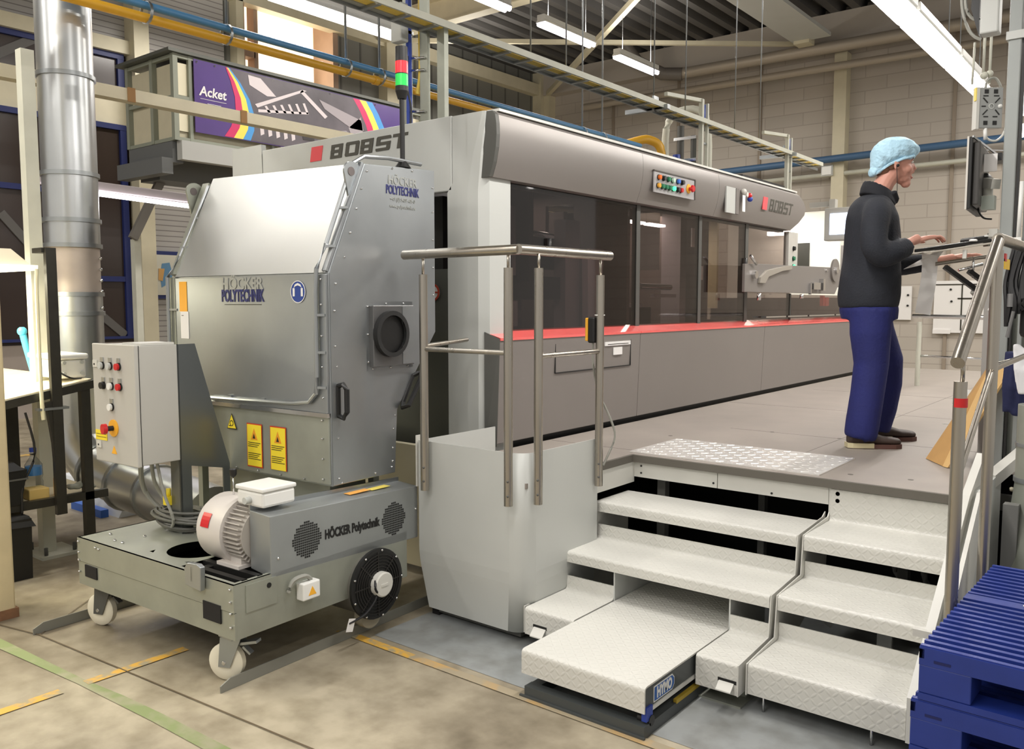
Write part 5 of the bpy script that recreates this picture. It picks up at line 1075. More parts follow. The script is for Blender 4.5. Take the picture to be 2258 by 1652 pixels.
# railing at the platform corner
rl = thing('corner_railing', 'stainless steel railing with four posts in front of the press corner', 'railing', (-2.6, 3.3, .7))
part('handrail', B().tube([(-3.17, 3.085, 1.902), (-2.42, 3.085, 1.902)], .024, 16), steel, rl); part('handrail', B().tube([(-2.415, 3.07, 1.902), (-2.395, 3.82, 1.902)], .024, 16), steel, rl)
for x, y, z0, z1 in ((-3.035, 3.085, .70, 1.80), (-2.485, 3.085, .70, 1.82), (-2.395, 3.20, .70, 1.82), (-2.395, 3.73, .70, 1.80)):
    part('post', B().cyl((x, y, z0), (x, y, z1), .0215, n=16), steel, rl); part('stem', B().cyl((x, y, z1), (x, y, 1.885), .007, n=8), steel, rl)
    part('post_bolt', B().ball((x + .012, y - .02, z0 + .05), .006).ball((x + .012, y - .02, z0 + .12), .006), dgrey, rl)
part('mid_rail', B().cyl((-3.035, 3.085, 1.425), (-2.485, 3.085, 1.425), .0125, n=12), steel, rl); part('mid_rail', B().cyl((-2.395, 3.2, 1.408), (-2.395, 3.73, 1.408), .0125, n=12), steel, rl); part('mid_rail', B().cyl((-3.035, 3.09, 1.44), (-3.2, 3.6, 1.45), .012, n=10), steel, rl)
bx = thing('hand_control', 'yellow and black pendant control box tied to the railing post', 'control box', (-2.44, 3.75, 1.44))
part('body', B().box(-2.452, -2.412, 3.70, 3.74, 1.45, 1.585), black, bx, bevel=.008); part('yellow_shell', B().box(-2.468, -2.452, 3.70, 3.74, 1.46, 1.58), amber, bx, bevel=.004); part('tie', B().flange((-2.40, 3.735, 1.595), (0, 0, 1), .024, .006, .003, 16), white, bx)
part('lead', B().tube(smoothpath([(-2.43, 3.72, 1.45), (-2.43, 3.72, 1.35), (-2.41, 3.74, 1.2), (-2.37, 3.80, 1.05), (-2.36, 3.83, .95), (-2.39, 3.80, .84), (-2.40, 3.78, .80)]), .006, 6), gcable, bx)
# stair railing at the right
sr = thing('stair_railing', 'stainless stair railing with sloping handrail and red taped post beside the right steps', 'railing', (-.6, 3.4, 0))
part('post', B().cyl((-.587, 3.11, .505), (-.587, 3.11, 1.40), .021, n=16), steel, sr); part('post_bracket', B().box(-.70, -.60, 3.10, 3.12, .51, .535), lgrey2, sr); part('stem', B().cyl((-.582, 3.11, 1.40), (-.582, 3.11, 1.48), .007, n=8), steel, sr); part('red_tape', B().cyl((-.585, 3.11, 1.315), (-.585, 3.11, 1.345), .0225, n=16), red, sr)
part('post', B().cyl((-.60, 3.75, .35), (-.60, 3.75, 1.86), .021, n=16), steel, sr)
part('handrail', B().cyl((-.585, 3.04, 1.465), (-.60, 3.76, 1.90), .022, n=20), steel, sr); part('handrail', B().cyl((-.60, 3.75, 1.905), (-.60, 4.7, 1.905), .022, n=16), steel, sr)
part('mid_rail', B().cyl((-.585, 3.11, 1.075), (-.60, 3.75, 1.40), .012, n=12), steel, sr); part('mid_rail', B().cyl((-.60, 3.75, 1.40), (-.55, 4.7, 1.44), .012, n=12), steel, sr)
t = thing('warning_tag', 'yellow and red tag hanging under the top of the stair handrail', 'tag', (-.57, 3.85, 1.8)); part('card', B().box(-.585, -.582, 3.80, 3.92, 1.79, 1.83), mat('tag yellow', (236, 190, 40), .5), t); part('red_corner', B().box(-.585, -.581, 3.80, 3.84, 1.82, 1.85), red, t)
# rail at the far end
fr2 = thing('far_railing', 'thin bright railing at the far end of the platform', 'railing', (-2.0, 9.5, .8))
part('rail', B().cyl((-2.27, 9.5, 1.52), (-1.2, 9.5, 1.50), .022, n=10), chrome, fr2); part('rail', B().cyl((-2.2, 9.5, 1.11), (-1.6, 9.5, 1.10), .012, n=8), chrome, fr2); part('post', B().cyl((-2.2, 9.5, .8), (-2.2, 9.5, 1.46), .025, n=10), cream2, fr2)
# blue pallets
def pallet(first_label):
    t = thing('plastic_pallet', first_label, 'pallet', (-.575, 2.636, 0), R(-1.5), 'stack of blue pallets')
    X = Matrix.Translation((-.575, 2.636, 0)) @ Matrix.Rotation(R(-1.5), 4, 'Z')
    W_, D_, H_ = 1.0, 1.02, .163
    fr_ = B(X); fr_.box(0, W_, 0, .015, .105, H_ - .004).box(0, W_, D_ - .015, D_, .105, H_ - .004).box(0, .014, 0, D_, .125, H_ - .01)
    fr_.box(0, W_, 0, .10, 0, .02).box(0, W_, D_ - .1, D_, 0, .02)
    part('frame', fr_, palblue, t)
    for x in (0, .43, .86):
        for y in (0, .45, .88): part('block', B(X).box(x, x + .14, y + .001, y + .14, .02, .106), palblue, t, bevel=.004)
    sl = B(X); y = .004
    for k in range(23):
        if k == 12: sl.box(0.001, W_, y, y + .058, H_ - .012, H_); y += .07
        else: sl.box(0.001, W_, y, y + .017, H_ - .024, H_); y += .0435
    part('slats', sl, palblue, t)
    part('under_deck', B(X).box(.01, W_, .02, D_ - .02, .105, .118), palblue, t)
    part('slot_mark', B(X).box(.04, .085, -.0012, .0, .118, .126), mat('slot shade', (16, 26, 84), .6), t)
    part('rivet', B(X).cyl((.18, .565, H_), (.18, .565, H_ + .002), .008, n=10), white, t)
    return t
p0 = pallet('topmost blue plastic pallet with slatted deck in the stack at the lower right')
p0.location.z = 3 * .1655
for k, l in ((2, 'second blue pallet from the top of the stack, cut by the picture edge'), (1, 'third blue pallet from the top, under the two visible ones'), (0, 'lowest blue pallet of the stack, standing on the floor')):
    c = copy_tree(p0); c.location.z = k * .1655; c.location.x = -.575 - (.018 if k % 2 == 0 else 0); c['label'] = l
# ------------------------------------------------------------------ workbench at the left
wb = thing('workbench', 'dark steel inspection bench with a sloping pale top and lamp at the left edge', 'workbench', (-5.9, 2.2, 0))
b = B(); X_ = -5.47
part('top', B().hull8([(-6.9, 1.55, .99), (X_, 1.55, .985), (X_, 2.55, 1.158), (-6.9, 2.55, 1.158), (-6.9, 1.55, 1.01), (X_, 1.55, 1.005), (X_, 2.55, 1.178), (-6.9, 2.55, 1.178)]), mat('bench top pale', (226, 216, 190), .4, 0, .04, 5), wb, bevel=.004)
part('top_rail', B().bar((X_ + .01, 1.5, .965), (X_ + .01, 2.56, 1.145), .04, .05).bar((X_, 2.55, 1.145), (-6.9, 2.55, 1.145), .04, .05), blacks, wb)
part('leg', B().box(X_ - .03, X_ + .02, 2.475, 2.53, 0, 1.13), blacks, wb); part('leg', B().box(-5.94, -5.89, 2.18, 2.27, 0, 1.06), blacks, wb); part('leg', B().box(-6.9, -6.85, 2.56, 2.61, 0, 1.13), blacks, wb); part('leg', B().box(-6.9, -6.85, 1.55, 1.6, 0, 1.0), blacks, wb)
part('mast', B().box(X_ + .02, X_ + .055, 2.285, 2.345, .35, 1.99).box(X_ - .1, X_ + .03, 2.27, 2.345, 1.96, 1.99).prism([(2.25, 1.05), (2.345, 1.07), (2.345, .38), (2.30, .38), (2.28, .8)], 'x', X_ + .02, X_ + .05), blacks, wb)
part('lower_rail', B().bar((X_, 1.7, .43), (X_, 2.62, .43), .04, .05), blacks, wb); part('shelf', B().box(-6.6, X_ - .02, 1.7, 2.6, .43, .45), mat('shelf board', (206, 196, 168), .5), wb)
part('white_tube', B().tube(smoothpath([(X_ + .04, 2.235, 1.86), (X_ + .05, 2.225, 1.7), (X_ + .05, 2.225, 1.1), (X_ + .05, 2.23, .95)]), .012, 8), mat('pale sleeve', (236, 230, 196), .5), wb); part('clamp', B().box(X_ + .01, X_ + .06, 2.2, 2.38, 1.005, 1.02), galv, wb)
part('cable', B().tube(smoothpath([(X_ + .02, 2.14, 1.0), (X_ + .03, 2.18, .75), (X_ + .03, 2.1, .55), (X_ + .03, 2.08, .35), (X_ + .0, 1.95, .15)]), .007, 6), cable, wb)
bl = thing('bench_lamp', 'wide shaded work lamp glowing over the workbench at the left edge', 'lamp', (-5.85, 1.9, 1.85))
part('shade', B().hull8([(-6.25, .4, 1.86), (-5.52, .4, 1.86), (-5.52, 2.27, 1.86), (-6.25, 2.27, 1.86), (-6.1, .45, 1.985), (-5.62, .45, 1.985), (-5.62, 2.17, 1.985), (-6.1, 2.17, 1.985)]), mat('lamp shade cream', (224, 214, 190), .5), bl)
part('glow_rim', B().box(-6.24, -5.51, .42, 2.275, 1.855, 1.885), mat('lit lamp rim', (255, 246, 214), .5, emit=4), bl)
bk = thing('black_crate', 'black plastic crate on the lower shelf of the workbench', 'crate', (-5.7, 2.0, .45))
part('box', B().hull8([(-5.8, 1.8, .45), (-5.44, 1.8, .45), (-5.44, 2.09, .45), (-5.8, 2.09, .45), (-5.8, 1.78, .66), (-5.43, 1.78, .66), (-5.43, 2.13, .66), (-5.8, 2.13, .66)]), black, bk); part('lid', B().hull8([(-5.8, 1.78, .66), (-5.42, 1.78, .66), (-5.42, 2.11, .66), (-5.8, 2.11, .66), (-5.78, 1.8, .73), (-5.44, 1.8, .73), (-5.44, 2.06, .71), (-5.78, 2.06, .71)]), black, bk); part('strap', B().box(-5.44, -5.425, 1.8, 2.13, .60, .61), mat('strap grey', (90, 90, 88), .5), bk)
bt = thing('bottle', 'clear bottle with blue liquid standing beside the black crate', 'bottle', (-5.62, 2.24, .45))
part('body', B().lathe((-5.62, 2.24, .45), (0, 0, 1), [(0, .045), (.01, .05), (.09, .052), (.11, .045), (.13, .052), (.2, .05), (.25, .018), (.28, .016)], 16), clear_m, bt); part('liquid', B().lathe((-5.62, 2.24, .585), (0, 0, 1), [(0, .048), (.055, .047)], 16), mat('blue liquid', (90, 150, 210), .1), bt); part('cap', B().cyl((-5.62, 2.24, .73), (-5.62, 2.24, .755), .02), blue, bt)
tagged('sponge_box', B().box(-5.62, -5.5, 2.16, 2.28, .45, .515), mat('pale yellow box', (226, 196, 120), .6), 'small yellow box on the shelf in front of the bottle', 'box', bevel=.006)
tagged('glass_jar', B().lathe((-5.56, 2.36, .45), (0, 0, 1), [(0, .03), (.1, .03), (.13, .02)], 12), mat('amber jar', (220, 170, 110), .3), 'small amber jar right of the bottle on the shelf', 'jar')
cl = B()
for k in range(14): cl.ball((-5.52 + random.uniform(-.03, .03), 2.48 + random.uniform(-.07, .07), .47 + random.uniform(0, .035)), random.uniform(.02, .04), (1, 1, .5))
o = remeshed('cleaning_rag', cl, mat('grey rag', (140, 142, 130), .9), None, .01, 2); tag(o, 'crumpled grey rag on the shelf near the right bench leg', 'rag')
tr = thing('waste_bin', 'black waste bin with liner standing under the workbench', 'bin', (-5.35, 2.02, 0))
part('bin', B().hull8([(-5.62, 1.86, 0), (-5.40, 1.86, 0), (-5.40, 2.12, 0), (-5.62, 2.12, 0), (-5.64, 1.82, .37), (-5.38, 1.82, .37), (-5.38, 2.12, .37), (-5.64, 2.12, .37)]), black, tr); part('liner', B().hull8([(-5.65, 1.81, .34), (-5.37, 1.81, .34), (-5.37, 2.14, .32), (-5.65, 2.14, .34), (-5.63, 1.83, .385), (-5.39, 1.83, .385), (-5.39, 2.11, .385), (-5.63, 2.11, .385)]), mat('liner black', (34, 34, 34), .6), tr)
br = thing('brush', 'light blue long-handled brush standing upright behind the bench top', 'brush', (-6.2, 2.5, 1.17))
part('handle', B().tube([(-6.2, 2.50, 1.18), (-6.2, 2.46, 1.36), (-6.2, 2.445, 1.44)], [.020, .021, .022], 12), mat('light blue plastic', (90, 200, 232), .35), br); part('grip_end', B().ball((-6.2, 2.44, 1.465), .032, (.8, 1, 1)), MATS['light blue plastic'], br)
ct = thing('white_tool_case', 'white plastic case with knobs lying at the right end of the bench behind the cabinet', 'case', (-5.75, 2.55, 1.18))
part('body', B().box(-5.95, -5.55, 2.38, 2.56, 1.18, 1.30), white, ct, bevel=.015); part('lid', B().box(-5.97, -5.53, 2.37, 2.57, 1.30, 1.335), white, ct, bevel=.012)
for x, z in ((-5.9, 1.28), (-5.6, 1.28), (-5.9, 1.2), (-5.6, 1.2)): part('screw', B().cyl((x, 2.38, z), (x, 2.37, z), .014, n=10), lgrey, ct)
for z_, y_ in ((1.28, 2.42), (1.28, 2.53), (1.21, 2.42), (1.21, 2.53)): part('screw', B().cyl((-5.55, y_, z_), (-5.54, y_, z_), .012, n=10), lgrey, ct)
part('lead', B().tube(smoothpath([(-5.5, 2.35, 1.24), (-5.47, 2.42, 1.19), (-5.5, 2.5, 1.18)]), .006, 6), cable, ct)
tagged('blue_tray', B().box(-7.0, -6.5, 3.06, 3.12, 0, .06), mat('tray blue', (50, 100, 190), .4), 'blue edge of a low tray on the floor behind the bench', 'tray')
tagged('pale_sheet', B().hull8([(-7.6, 3.15, 0), (-6.4, 3.15, 0), (-6.4, 3.6, 0), (-7.6, 3.6, 0), (-7.6, 3.25, .18), (-6.4, 3.25, .18), (-6.4, 3.6, .18), (-7.6, 3.6, .18)]), mat('pale blue white', (214, 218, 222), .5), 'pale blue-white low block standing behind the blue tray', 'block')
# cream lower covers behind the trolley
pc = thing('press_lower_cover', 'cream lower covers with hooks seen under the metal hood', 'cover', (-4.6, 3.6, 0))
part('panel', B().box(-5.5, -4.95, 3.58, 3.62, .05, .95).box(-4.9, -4.2, 3.58, 3.62, .05, .95).box(-4.15, -3.2, 3.62, 3.66, .05, .80), mat('cream cover', (214, 206, 178), .5), pc, bevel=.004)
for x in (-5.2, -4.6): part('hook', B().tube(smoothpath([(x, 3.57, .62), (x + .03, 3.53, .64), (x + .06, 3.53, .58), (x + .07, 3.55, .5)]), .012, 6), cream, pc)
tagged('hinged_bracket', B().box(-5.05, -4.75, 3.3, 3.36, .80, .92), cream, 'pale box edge hanging just below the control cabinet', 'box')
tagged('black_hose', B().tube(smoothpath([(-5.0, 3.3, .85), (-4.8, 3.2, .65), (-4.55, 3.1, .45), (-4.3, 3.1, .40), (-4.1, 3.2, .3)]), .03, 8), cable, 'thick black hose running behind the cable coil', 'hose')
# notice boards on the block wall
t = thing('notice_board', 'white board with two magnets on the block wall beside the person', 'board', (-4.5, 17.4, 1.3)); part('board', B().box(-4.75, -4.20, 17.44, 17.48, 1.33, 1.97), paper, t); part('magnet', B().cyl((-4.26, 17.44, 1.80), (-4.26, 17.42, 1.80), .02, n=8), black, t); part('magnet', B().cyl((-4.26, 17.44, 1.60), (-4.26, 17.42, 1.60), .02, n=8), black, t)
t = thing('notice_board', 'large white board divided by black lines on the block wall behind the papers', 'board', (-3.4, 17.4, 1.1)); part('board', B().box(-3.80, -2.95, 17.42, 17.48, 1.10, 2.06), paper, t)
part('grid_line', B().box(-3.34, -3.32, 17.41, 17.42, 1.15, 2.0).box(-3.78, -2.95, 17.41, 17.42, 1.98, 2.0).box(-3.4, -2.95, 17.41, 17.42, 1.72, 1.745).box(-3.78, -2.95, 17.41, 17.42, 1.42, 1.43), inkk, t); part('magnet', B().cyl((-3.52, 17.42, 1.90), (-3.52, 17.4, 1.90), .02, n=8), black, t); part('magnet', B().cyl((-3.5, 17.42, 1.68), (-3.5, 17.4, 1.68), .02, n=8), black, t); part('torn_edge', B().box(-3.80, -3.5, 17.40, 17.42, 1.08, 1.16), paper, t)
# ------------------------------------------------------------------ operator station at the right
po = thing('station_post', 'tall grey square post carrying the screen and keyboard arms beside the person', 'post', (-.78, 5.02, .8))
part('post', B().box(-.80, -.74, 5.02, 5.09, .8, 7.2), mat('post blue grey', (146, 150, 148), .45, .2, .04, 5), po, bevel=.006); part('side_channel', B().box(-.70, -.682, 5.04, 5.07, .8, 7.0), mat('post blue grey', (0, 0, 0)), po)
part('black_seam', B().box(-.736, -.725, 5.03, 5.06, .8, 7.0), black, po)
part('collar', B().box(-.81, -.73, 5.01, 5.10, 2.98, 3.02), lgrey, po)
part('white_riser', B().cyl((-.715, 5.02, 1.95), (-.71, 5.02, 2.27), .010, n=8), white, po); part('riser_clip', B().box(-.75, -.70, 5.01, 5.03, 1.97, 1.99), white, po)
tbx = thing('terminal_box', 'pale grey terminal box with cables at the top of the station post', 'box', (-.9, 5.02, 3.0))
part('box', B().box(-.925, -.84, 4.97, 5.06, 3.02, 3.30), lgrey, tbx, bevel=.008); part('bracket', B().prism([(-.96, 3.30), (-.93, 3.30), (-.93, 3.02), (-.97, 3.16)], 'y', 4.98, 5.02), black, tbx)
part('cable', B().tube(smoothpath([(-1.03, 5.02, 3.45), (-1.02, 5.02, 3.2), (-.99, 5.02, 3.08), (-.95, 5.0, 3.02), (-.92, 5.0, 3.0)]), .008, 6).tube(smoothpath([(-1.0, 5.02, 3.45), (-1.0, 5.0, 3.2), (-.97, 5.0, 3.12), (-.93, 5.0, 3.1)]), .008, 6), gcable, tbx)
fp = thing('fan_plate', 'grey punched fan plate with slots hanging left of the station post', 'plate', (-.92, 5.3, 2.6))
XF = Matrix.Translation((-.915, 5.29, 2.715)) @ Matrix.Rotation(R(38.6), 4, 'Z')
f_ = B(XF); f_.box(-.062, .062, -.01, .01, -.115, .10)
part('plate', f_, mat('plate grey', (156, 158, 156), .4, .4), fp, bevel=.003); part('side_face', B(XF).box(-.080, -.064, -.012, .03, -.12, .10), lgrey2, fp)
sl = B(XF)
for x in (-.028, .022):
    for z in (.078, -.088): sl.box(x - .011, x + .011, -.0115, -.010, z - .011, z + .011)
for x0, z0, x1, z1 in ((-.045, .055, -.018, .055), (.012, .055, .04, .055), (-.045, .045, -.02, .018), (.045, .045, .02, .018), (-.052, .0, -.03, .0), (.045, -.045, .022, -.018), (-.045, -.045, -.02, -.018), (-.04, -.055, -.015, -.055), (.01, -.055, .035, -.055)): sl.bar((x0, -.011, z0), (x1, -.011, z1), .002, .006)
part('plate_slots', sl, black, fp); part('centre_ring', B(XF).lathe((0, -.010, 0), (0, -1, 0), [(0, .010), (.0, .015), (.003, .015), (.003, .010)], 16, cap=False), lgrey, fp); part('bright_knob', B(XF).ball((.046, -.012, 0), .011), white, fp)
part('hook', B(XF).tube(smoothpath([(-.03, 0, .10), (-.02, 0, .14), (.02, 0, .15), (.05, 0, .11), (.06, 0, .06)]), .007, 6), gcable, fp); part('hook', B(XF).cyl((.0, .02, .13), (.0, .02, .45), .008, n=6).cyl((-.035, .02, .16), (-.035, .02, .45), .008, n=6).ball((-.03, .02, .17), .02).ball((.0, .02, .18), .018), cream2, fp)
part('lower_cable', B(XF).tube(smoothpath([(-.02, 0, -.115), (-.02, 0, -.15), (.0, 0, -.175), (.04, 0, -.18), (.075, 0, -.15), (.09, 0, -.1)]), .006, 6), lgrey2, fp); part('cable_plug', B(XF).cyl((-.022, 0, -.115), (-.018, 0, -.175), .01, n=8), white, fp)
tagged('yellow_strip', B(XF).box(-.085, -.072, -.01, .01, .03, .10), mat('strip yellow', (236, 214, 110), .5), 'short yellow strip just under the end of the bright lamp row', 'strip')
tagged('pull_rod', B().cyl((-.995, 5.22, 2.83), (-.99, 5.22, 3.05), .006, n=6), cream2, 'thin pale rod hanging beside the end of the lamp row', 'rod')
mn = thing('monitor', 'black flat screen seen almost edge-on beside the station post', 'monitor', (-.93, 5.1, 2.1))
nr = Vector((-.925, 4.87, 0)); fa = Vector((-.962, 5.36, 0)); dd = (fa - nr).normalized(); nn = Vector((dd.y, -dd.x, 0))
XM = Matrix((dd, -nn, Vector((0, 0, 1)))).transposed().to_4x4(); XM.translation = Vector((nr.x, nr.y, 2.135))
m_ = B(XM); m_.box(0, .5, -.012, .012, 0, .36); part('screen', m_, black, mn, bevel=.003); part('edge_trim', B(XM).box(-.004, .0, .004, .013, -.002, .362), mat('edge pale', (200, 196, 188), .4), mn)
k_ = B(XM); k_.box(.03, .47, -.045, -.012, .02, .34); part('rear_shell', k_, mat('shell charcoal', (74, 72, 70), .4), mn, bevel=.008); part('hood_frame', B(XM).bar((.0, -.012, .362), (.48, -.012, .362), .006, .006).bar((.48, -.012, .362), (.44, -.14, .34), .006, .006).bar((.0, -.012, .36), (.3, -.1, .30), .006, .01), chrome, mn); part('power_brick', B(XM).box(.28, .42, -.12, -.05, .27, .31), black, mn); part('note', B(XM).box(.16, .17, -.11, -.05, .20, .29), paper, mn)
part('arm', B().bar((-.93, 5.15, 2.30), (-.83, 5.05, 2.27), .05, .05).cyl((-.875, 5.1, 2.22), (-.875, 5.1, 2.31), .025, n=14), lgrey2, mn); part('joint', B().ball((-.905, 5.14, 2.30), .045).ball((-.91, 5.15, 2.24), .035), black, mn)
part('cable', B().tube(smoothpath([(-.92, 5.1, 2.2), (-.91, 5.08, 2.14), (-.88, 5.05, 2.10), (-.84, 5.03, 2.09)]), .005, 6), cable, mn); part('bracket', B().box(-.89, -.83, 5.02, 5.08, 2.14, 2.21), mat('bracket mint', (160, 168, 160), .4), mn)
kt = thing('keyboard_tray', 'tilted pale tray with a black keyboard and round buttons under the right hand', 'tray', (-1.1, 5.3, 1.95))
def kq(f, l, z): return Vector((-1.42 + f * .7815 - l * .6239, 5.40 + f * .6239 + l * .7815, .8 + z))
def kbox(b, f0, f1, l0, l1, z0a, z0b, h):
    return b.hull8([kq(f0, l0, z0a), kq(f1, l0, z0b), kq(f1, l1, z0b), kq(f0, l1, z0a), kq(f0, l0, z0a + h), kq(f1, l0, z0b + h), kq(f1, l1, z0b + h), kq(f0, l1, z0a + h)])
part('tray', kbox(B(), .12, .51, -.22, .14, 1.140, 1.197, .010), mat('tray pale', (196, 190, 178), .4), kt, bevel=.003)
part('keyboard', kbox(B(), .19, .49, -.20, .12, 1.163, 1.208, .020), black, kt, bevel=.004); part('palm_pad', kbox(B(), .39, .47, -.19, -.02, 1.205, 1.215, .03), black, kt, bevel=.01)
part('round_key', B().lathe(kq(.375, -.20, 1.208), (0, 0, 1), [(0, .022), (.008, .022), (.012, .014)], 16), white, kt); part('round_key', B().lathe(kq(.455, -.19, 1.235), (0, 0, 1), [(0, .012), (.01, .012)], 12), white, kt)
part('clamp', B().bar(kq(.50, -.1, 1.21), kq(.62, -.1, 1.22), .05, .05).ball(kq(.56, -.12, 1.235), .03).cyl(kq(.52, -.12, 1.20), kq(.52, -.12, 1.26), .02), mat('clamp grey', (150, 150, 142), .35, .5), kt); part('clip', B().box(*(lambda p: (p.x - .01, p.x + .01, p.y - .01, p.y + .01, p.z - .05, p.z))(kq(.33, -.2, 1.16))), lgrey2, kt)
part('support_arm', B().bar(kq(.60, -.1, 1.21), (-.83, 5.03, 2.02), .04, .04), lgrey2, kt)
dk = thing('desk_frame', 'sloping steel desk frame with dark gas struts below the keyboard tray', 'frame', (-1.0, 5.6, .8))
part('top_bar', B().cyl((-1.2, 5.50, 1.885), (-.85, 5.78, 1.95), .012, n=10), steel, dk); part('strut', B().bar((-1.13, 5.41, 1.865), (-.985, 5.515, 1.735), .03, .025).bar((-1.02, 5.49, 1.84), (-.955, 5.55, 1.78), .03, .025), black, dk); part('strut', B().bar((-.985, 5.515, 1.735), (-.925, 5.64, 1.64), .05, .05), cabgrey, dk)
part('toggle', B().cyl((-1.07, 5.47, 1.845), (-.96, 5.55, 1.88), .008, n=8).cyl((-1.0, 5.5, 1.80), (-1.0, 5.5, 1.92), .006, n=6), chrome, dk)
part('leg', B().box(-.96, -.92, 5.66, 5.70, .8, 1.92), cabgrey, dk)
pp = thing('hanging_paper', 'white curled paper sheet hanging down between the arms of the person', 'paper', (-1.22, 5.47, 1.6))
hp = B(); n_ = 10
for i in range(n_):
    a0, a1 = i / n_, (i + 1) / n_
    def pt(a, k): return Vector((-1.265 + .075 * k, 5.45 + .045 * k + .02 * math.sin(a * 5), 1.95 - .35 * a - .015 * k)) + Vector((-.02 * a * a, 0, 0))
    for k0, k1 in ((0, .35), (.35, .7), (.7, 1)): hp.face([pt(a0, k0), pt(a0, k1), pt(a1, k1), pt(a1, k0)])
o = part('sheet', hp, paper, pp); sd = o.modifiers.new('t', 'SOLIDIFY'); sd.thickness = .001
tagged('paper_sheet', B().hull8([(-1.35, 5.40, 1.855), (-1.20, 5.50, 1.90), (-1.16, 5.52, 1.965), (-1.20, 5.50, 1.96), (-1.35, 5.401, 1.857), (-1.20, 5.501, 1.902), (-1.16, 5.521, 1.967), (-1.20, 5.501, 1.962)]), paper, 'white paper sheet lying slanted just left of the hanging sheet', 'paper')
cab = thing('station_cabinet', 'grey sheet metal cabinet behind the stair railing', 'cabinet', (-.75, 5.4, .8))
part('body', B().box(-.90, -.66, 5.28, 5.9, .8, 1.90), mat('cabinet violet grey', (160, 156, 152), .45), cab, bevel=.006); part('side', B().box(-.78, -.65, 5.10, 5.27, .8, 1.92), mat('cabinet green grey', (150, 154, 146), .4, .2), cab, bevel=.004); part('rivet', B().ball((-.87, 5.275, 1.62), .01).ball((-.87, 5.275, 1.84), .008), white, cab)
part('slant_shelf', B().hull8([(-.98, 5.0, 1.12), (-.80, 5.1, 1.10), (-.80, 5.25, 1.16), (-.98, 5.2, 1.18), (-.98, 5.0, 1.125), (-.80, 5.1, 1.105), (-.80, 5.25, 1.165), (-.98, 5.2, 1.185)]), cabgrey, cab)
cbl = thing('cable_bundle', 'tangle of black cables and connectors hanging right of the station post', 'cables', (-.65, 4.5, 1.8))
random.seed(3)
for k in range(7):
    x0 = -.675 + .014 * k; part('cable', B().tube(smoothpath([(x0 + .02, 4.5, 1.90), (x0 + random.uniform(-.01, .01), 4.49, 1.76), (x0 + random.uniform(-.015, .015), 4.48, 1.66), (x0 + random.uniform(-.01, .03), 4.49, 1.55 + .02 * k)]), .009 + .003 * (k % 3), 6), cable, cbl)
part('connector', B().cyl((-.655, 4.475, 1.70), (-.655, 4.475, 1.64), .014, n=10).cyl((-.64, 4.47, 1.62), (-.66, 4.47, 1.5), .008, n=8), mat('connector grey', (130, 130, 130), .35, .5), cbl); part('black_cover', B().box(-.62, -.5, 4.5, 4.6, 1.5, 1.88), black, cbl, bevel=.02)
ck = thing('hanging_coat', 'dark navy work coat hanging low behind the stair railing', 'coat', (-.66, 4.8, 1.1))
cb = B()
for k in range(12): cb.tube([(-.70 + .012 * k, 4.80 + .02 * math.sin(k * 1.9), 1.42), (-.705 + .013 * k, 4.79 + .02 * math.sin(k * 2.3), 1.25), (-.70 + .012 * k, 4.80, 1.12 + .02 * math.sin(k * 1.3))], .016, 8)
o = remeshed('cloth', cb, mat('navy cloth', (26, 32, 70), .8), ck, .008, 2)
cb = B()
for k in range(8): cb.tube([(-.63 + .012 * k, 4.52, 1.47 - .01 * k), (-.62 + .014 * k, 4.50, 1.35), (-.60 + .01 * k, 4.51, 1.24)], .014, 8)
o = remeshed('white_cloth', cb, mat('white cloth', (220, 220, 222), .8), None, .008, 2); tag(o, 'white cloth hanging over the rail end at the right picture edge', 'cloth')
tagged('rail_end', B().cyl((-.70, 4.55, 1.37), (-.58, 4.62, 1.41), .013, n=12), steel, 'short pale tube end sticking out left of the white cloth', 'tube')
cf = thing('side_conveyor_frame', 'white steel frame beside the platform at the right edge with dark space below', 'frame', (-.5, 5.2, 0))
part('top_bar', B().bar((-.70, 4.45, .83), (-.40, 6.6, 1.15), .05, .06), lgrey2, cf); part('upright', B().box(-.655, -.62, 4.86, 4.90, 0, .93), lgrey2, cf); part('cross_bar', B().box(-.80, -.62, 4.9, 4.94, .60, .68), mat('cross grey', (118, 118, 114), .5), cf); part('shade_backing', B().box(-.47, -.3, 4.95, 7.0, 0, .8), void, cf); part('side_sheet', B().box(-.75, -.70, 5.95, 6.6, .8, 1.1), mat('sheet pale', (186, 184, 176), .45), cf)  # dark backing is added to paint the shade below the frame
part('bolt', B().ball((-.668, 4.88, .72), .012).ball((-.63, 4.86, .60), .012), cream, cf)
dc = thing('grey_hopper', 'grey sheet metal cone and duct at the right edge above the pallets', 'duct', (-.5, 4.45, 0))
part('cone', B().cyl((-.46, 4.40, .20), (-.50, 4.45, .84), .20, .10, n=28), galv2, dc); part('pipe', B().cyl((-.50, 4.45, .84), (-.50, 4.45, 1.2), .10, n=28), galv2, dc); part('ring', B().flange((-.50, 4.45, .86), (0, 0, 1), .10, .02, .006, 28), galv, dc); part('ring', B().flange((-.50, 4.45, 1.02), (0, 0, 1), .10, .015, .005, 28), galv, dc)
ru = thing('right_lamp', 'bright round lamp beside the station post at the right edge', 'lamp', (-.95, 7, 2.7)); part('bulb', B().ball((-1.02, 7.04, 2.87), .05), tubeglow, ru); part('bracket', B().cyl((-1.02, 7.04, 2.92), (-1.02, 7.04, 3.4), .01, n=6), galv, ru); part('glow_tube', B().cyl((-1.0, 7.06, 2.98), (-1.0, 7.06, 3.3), .03, n=10), tubeglow, ru)
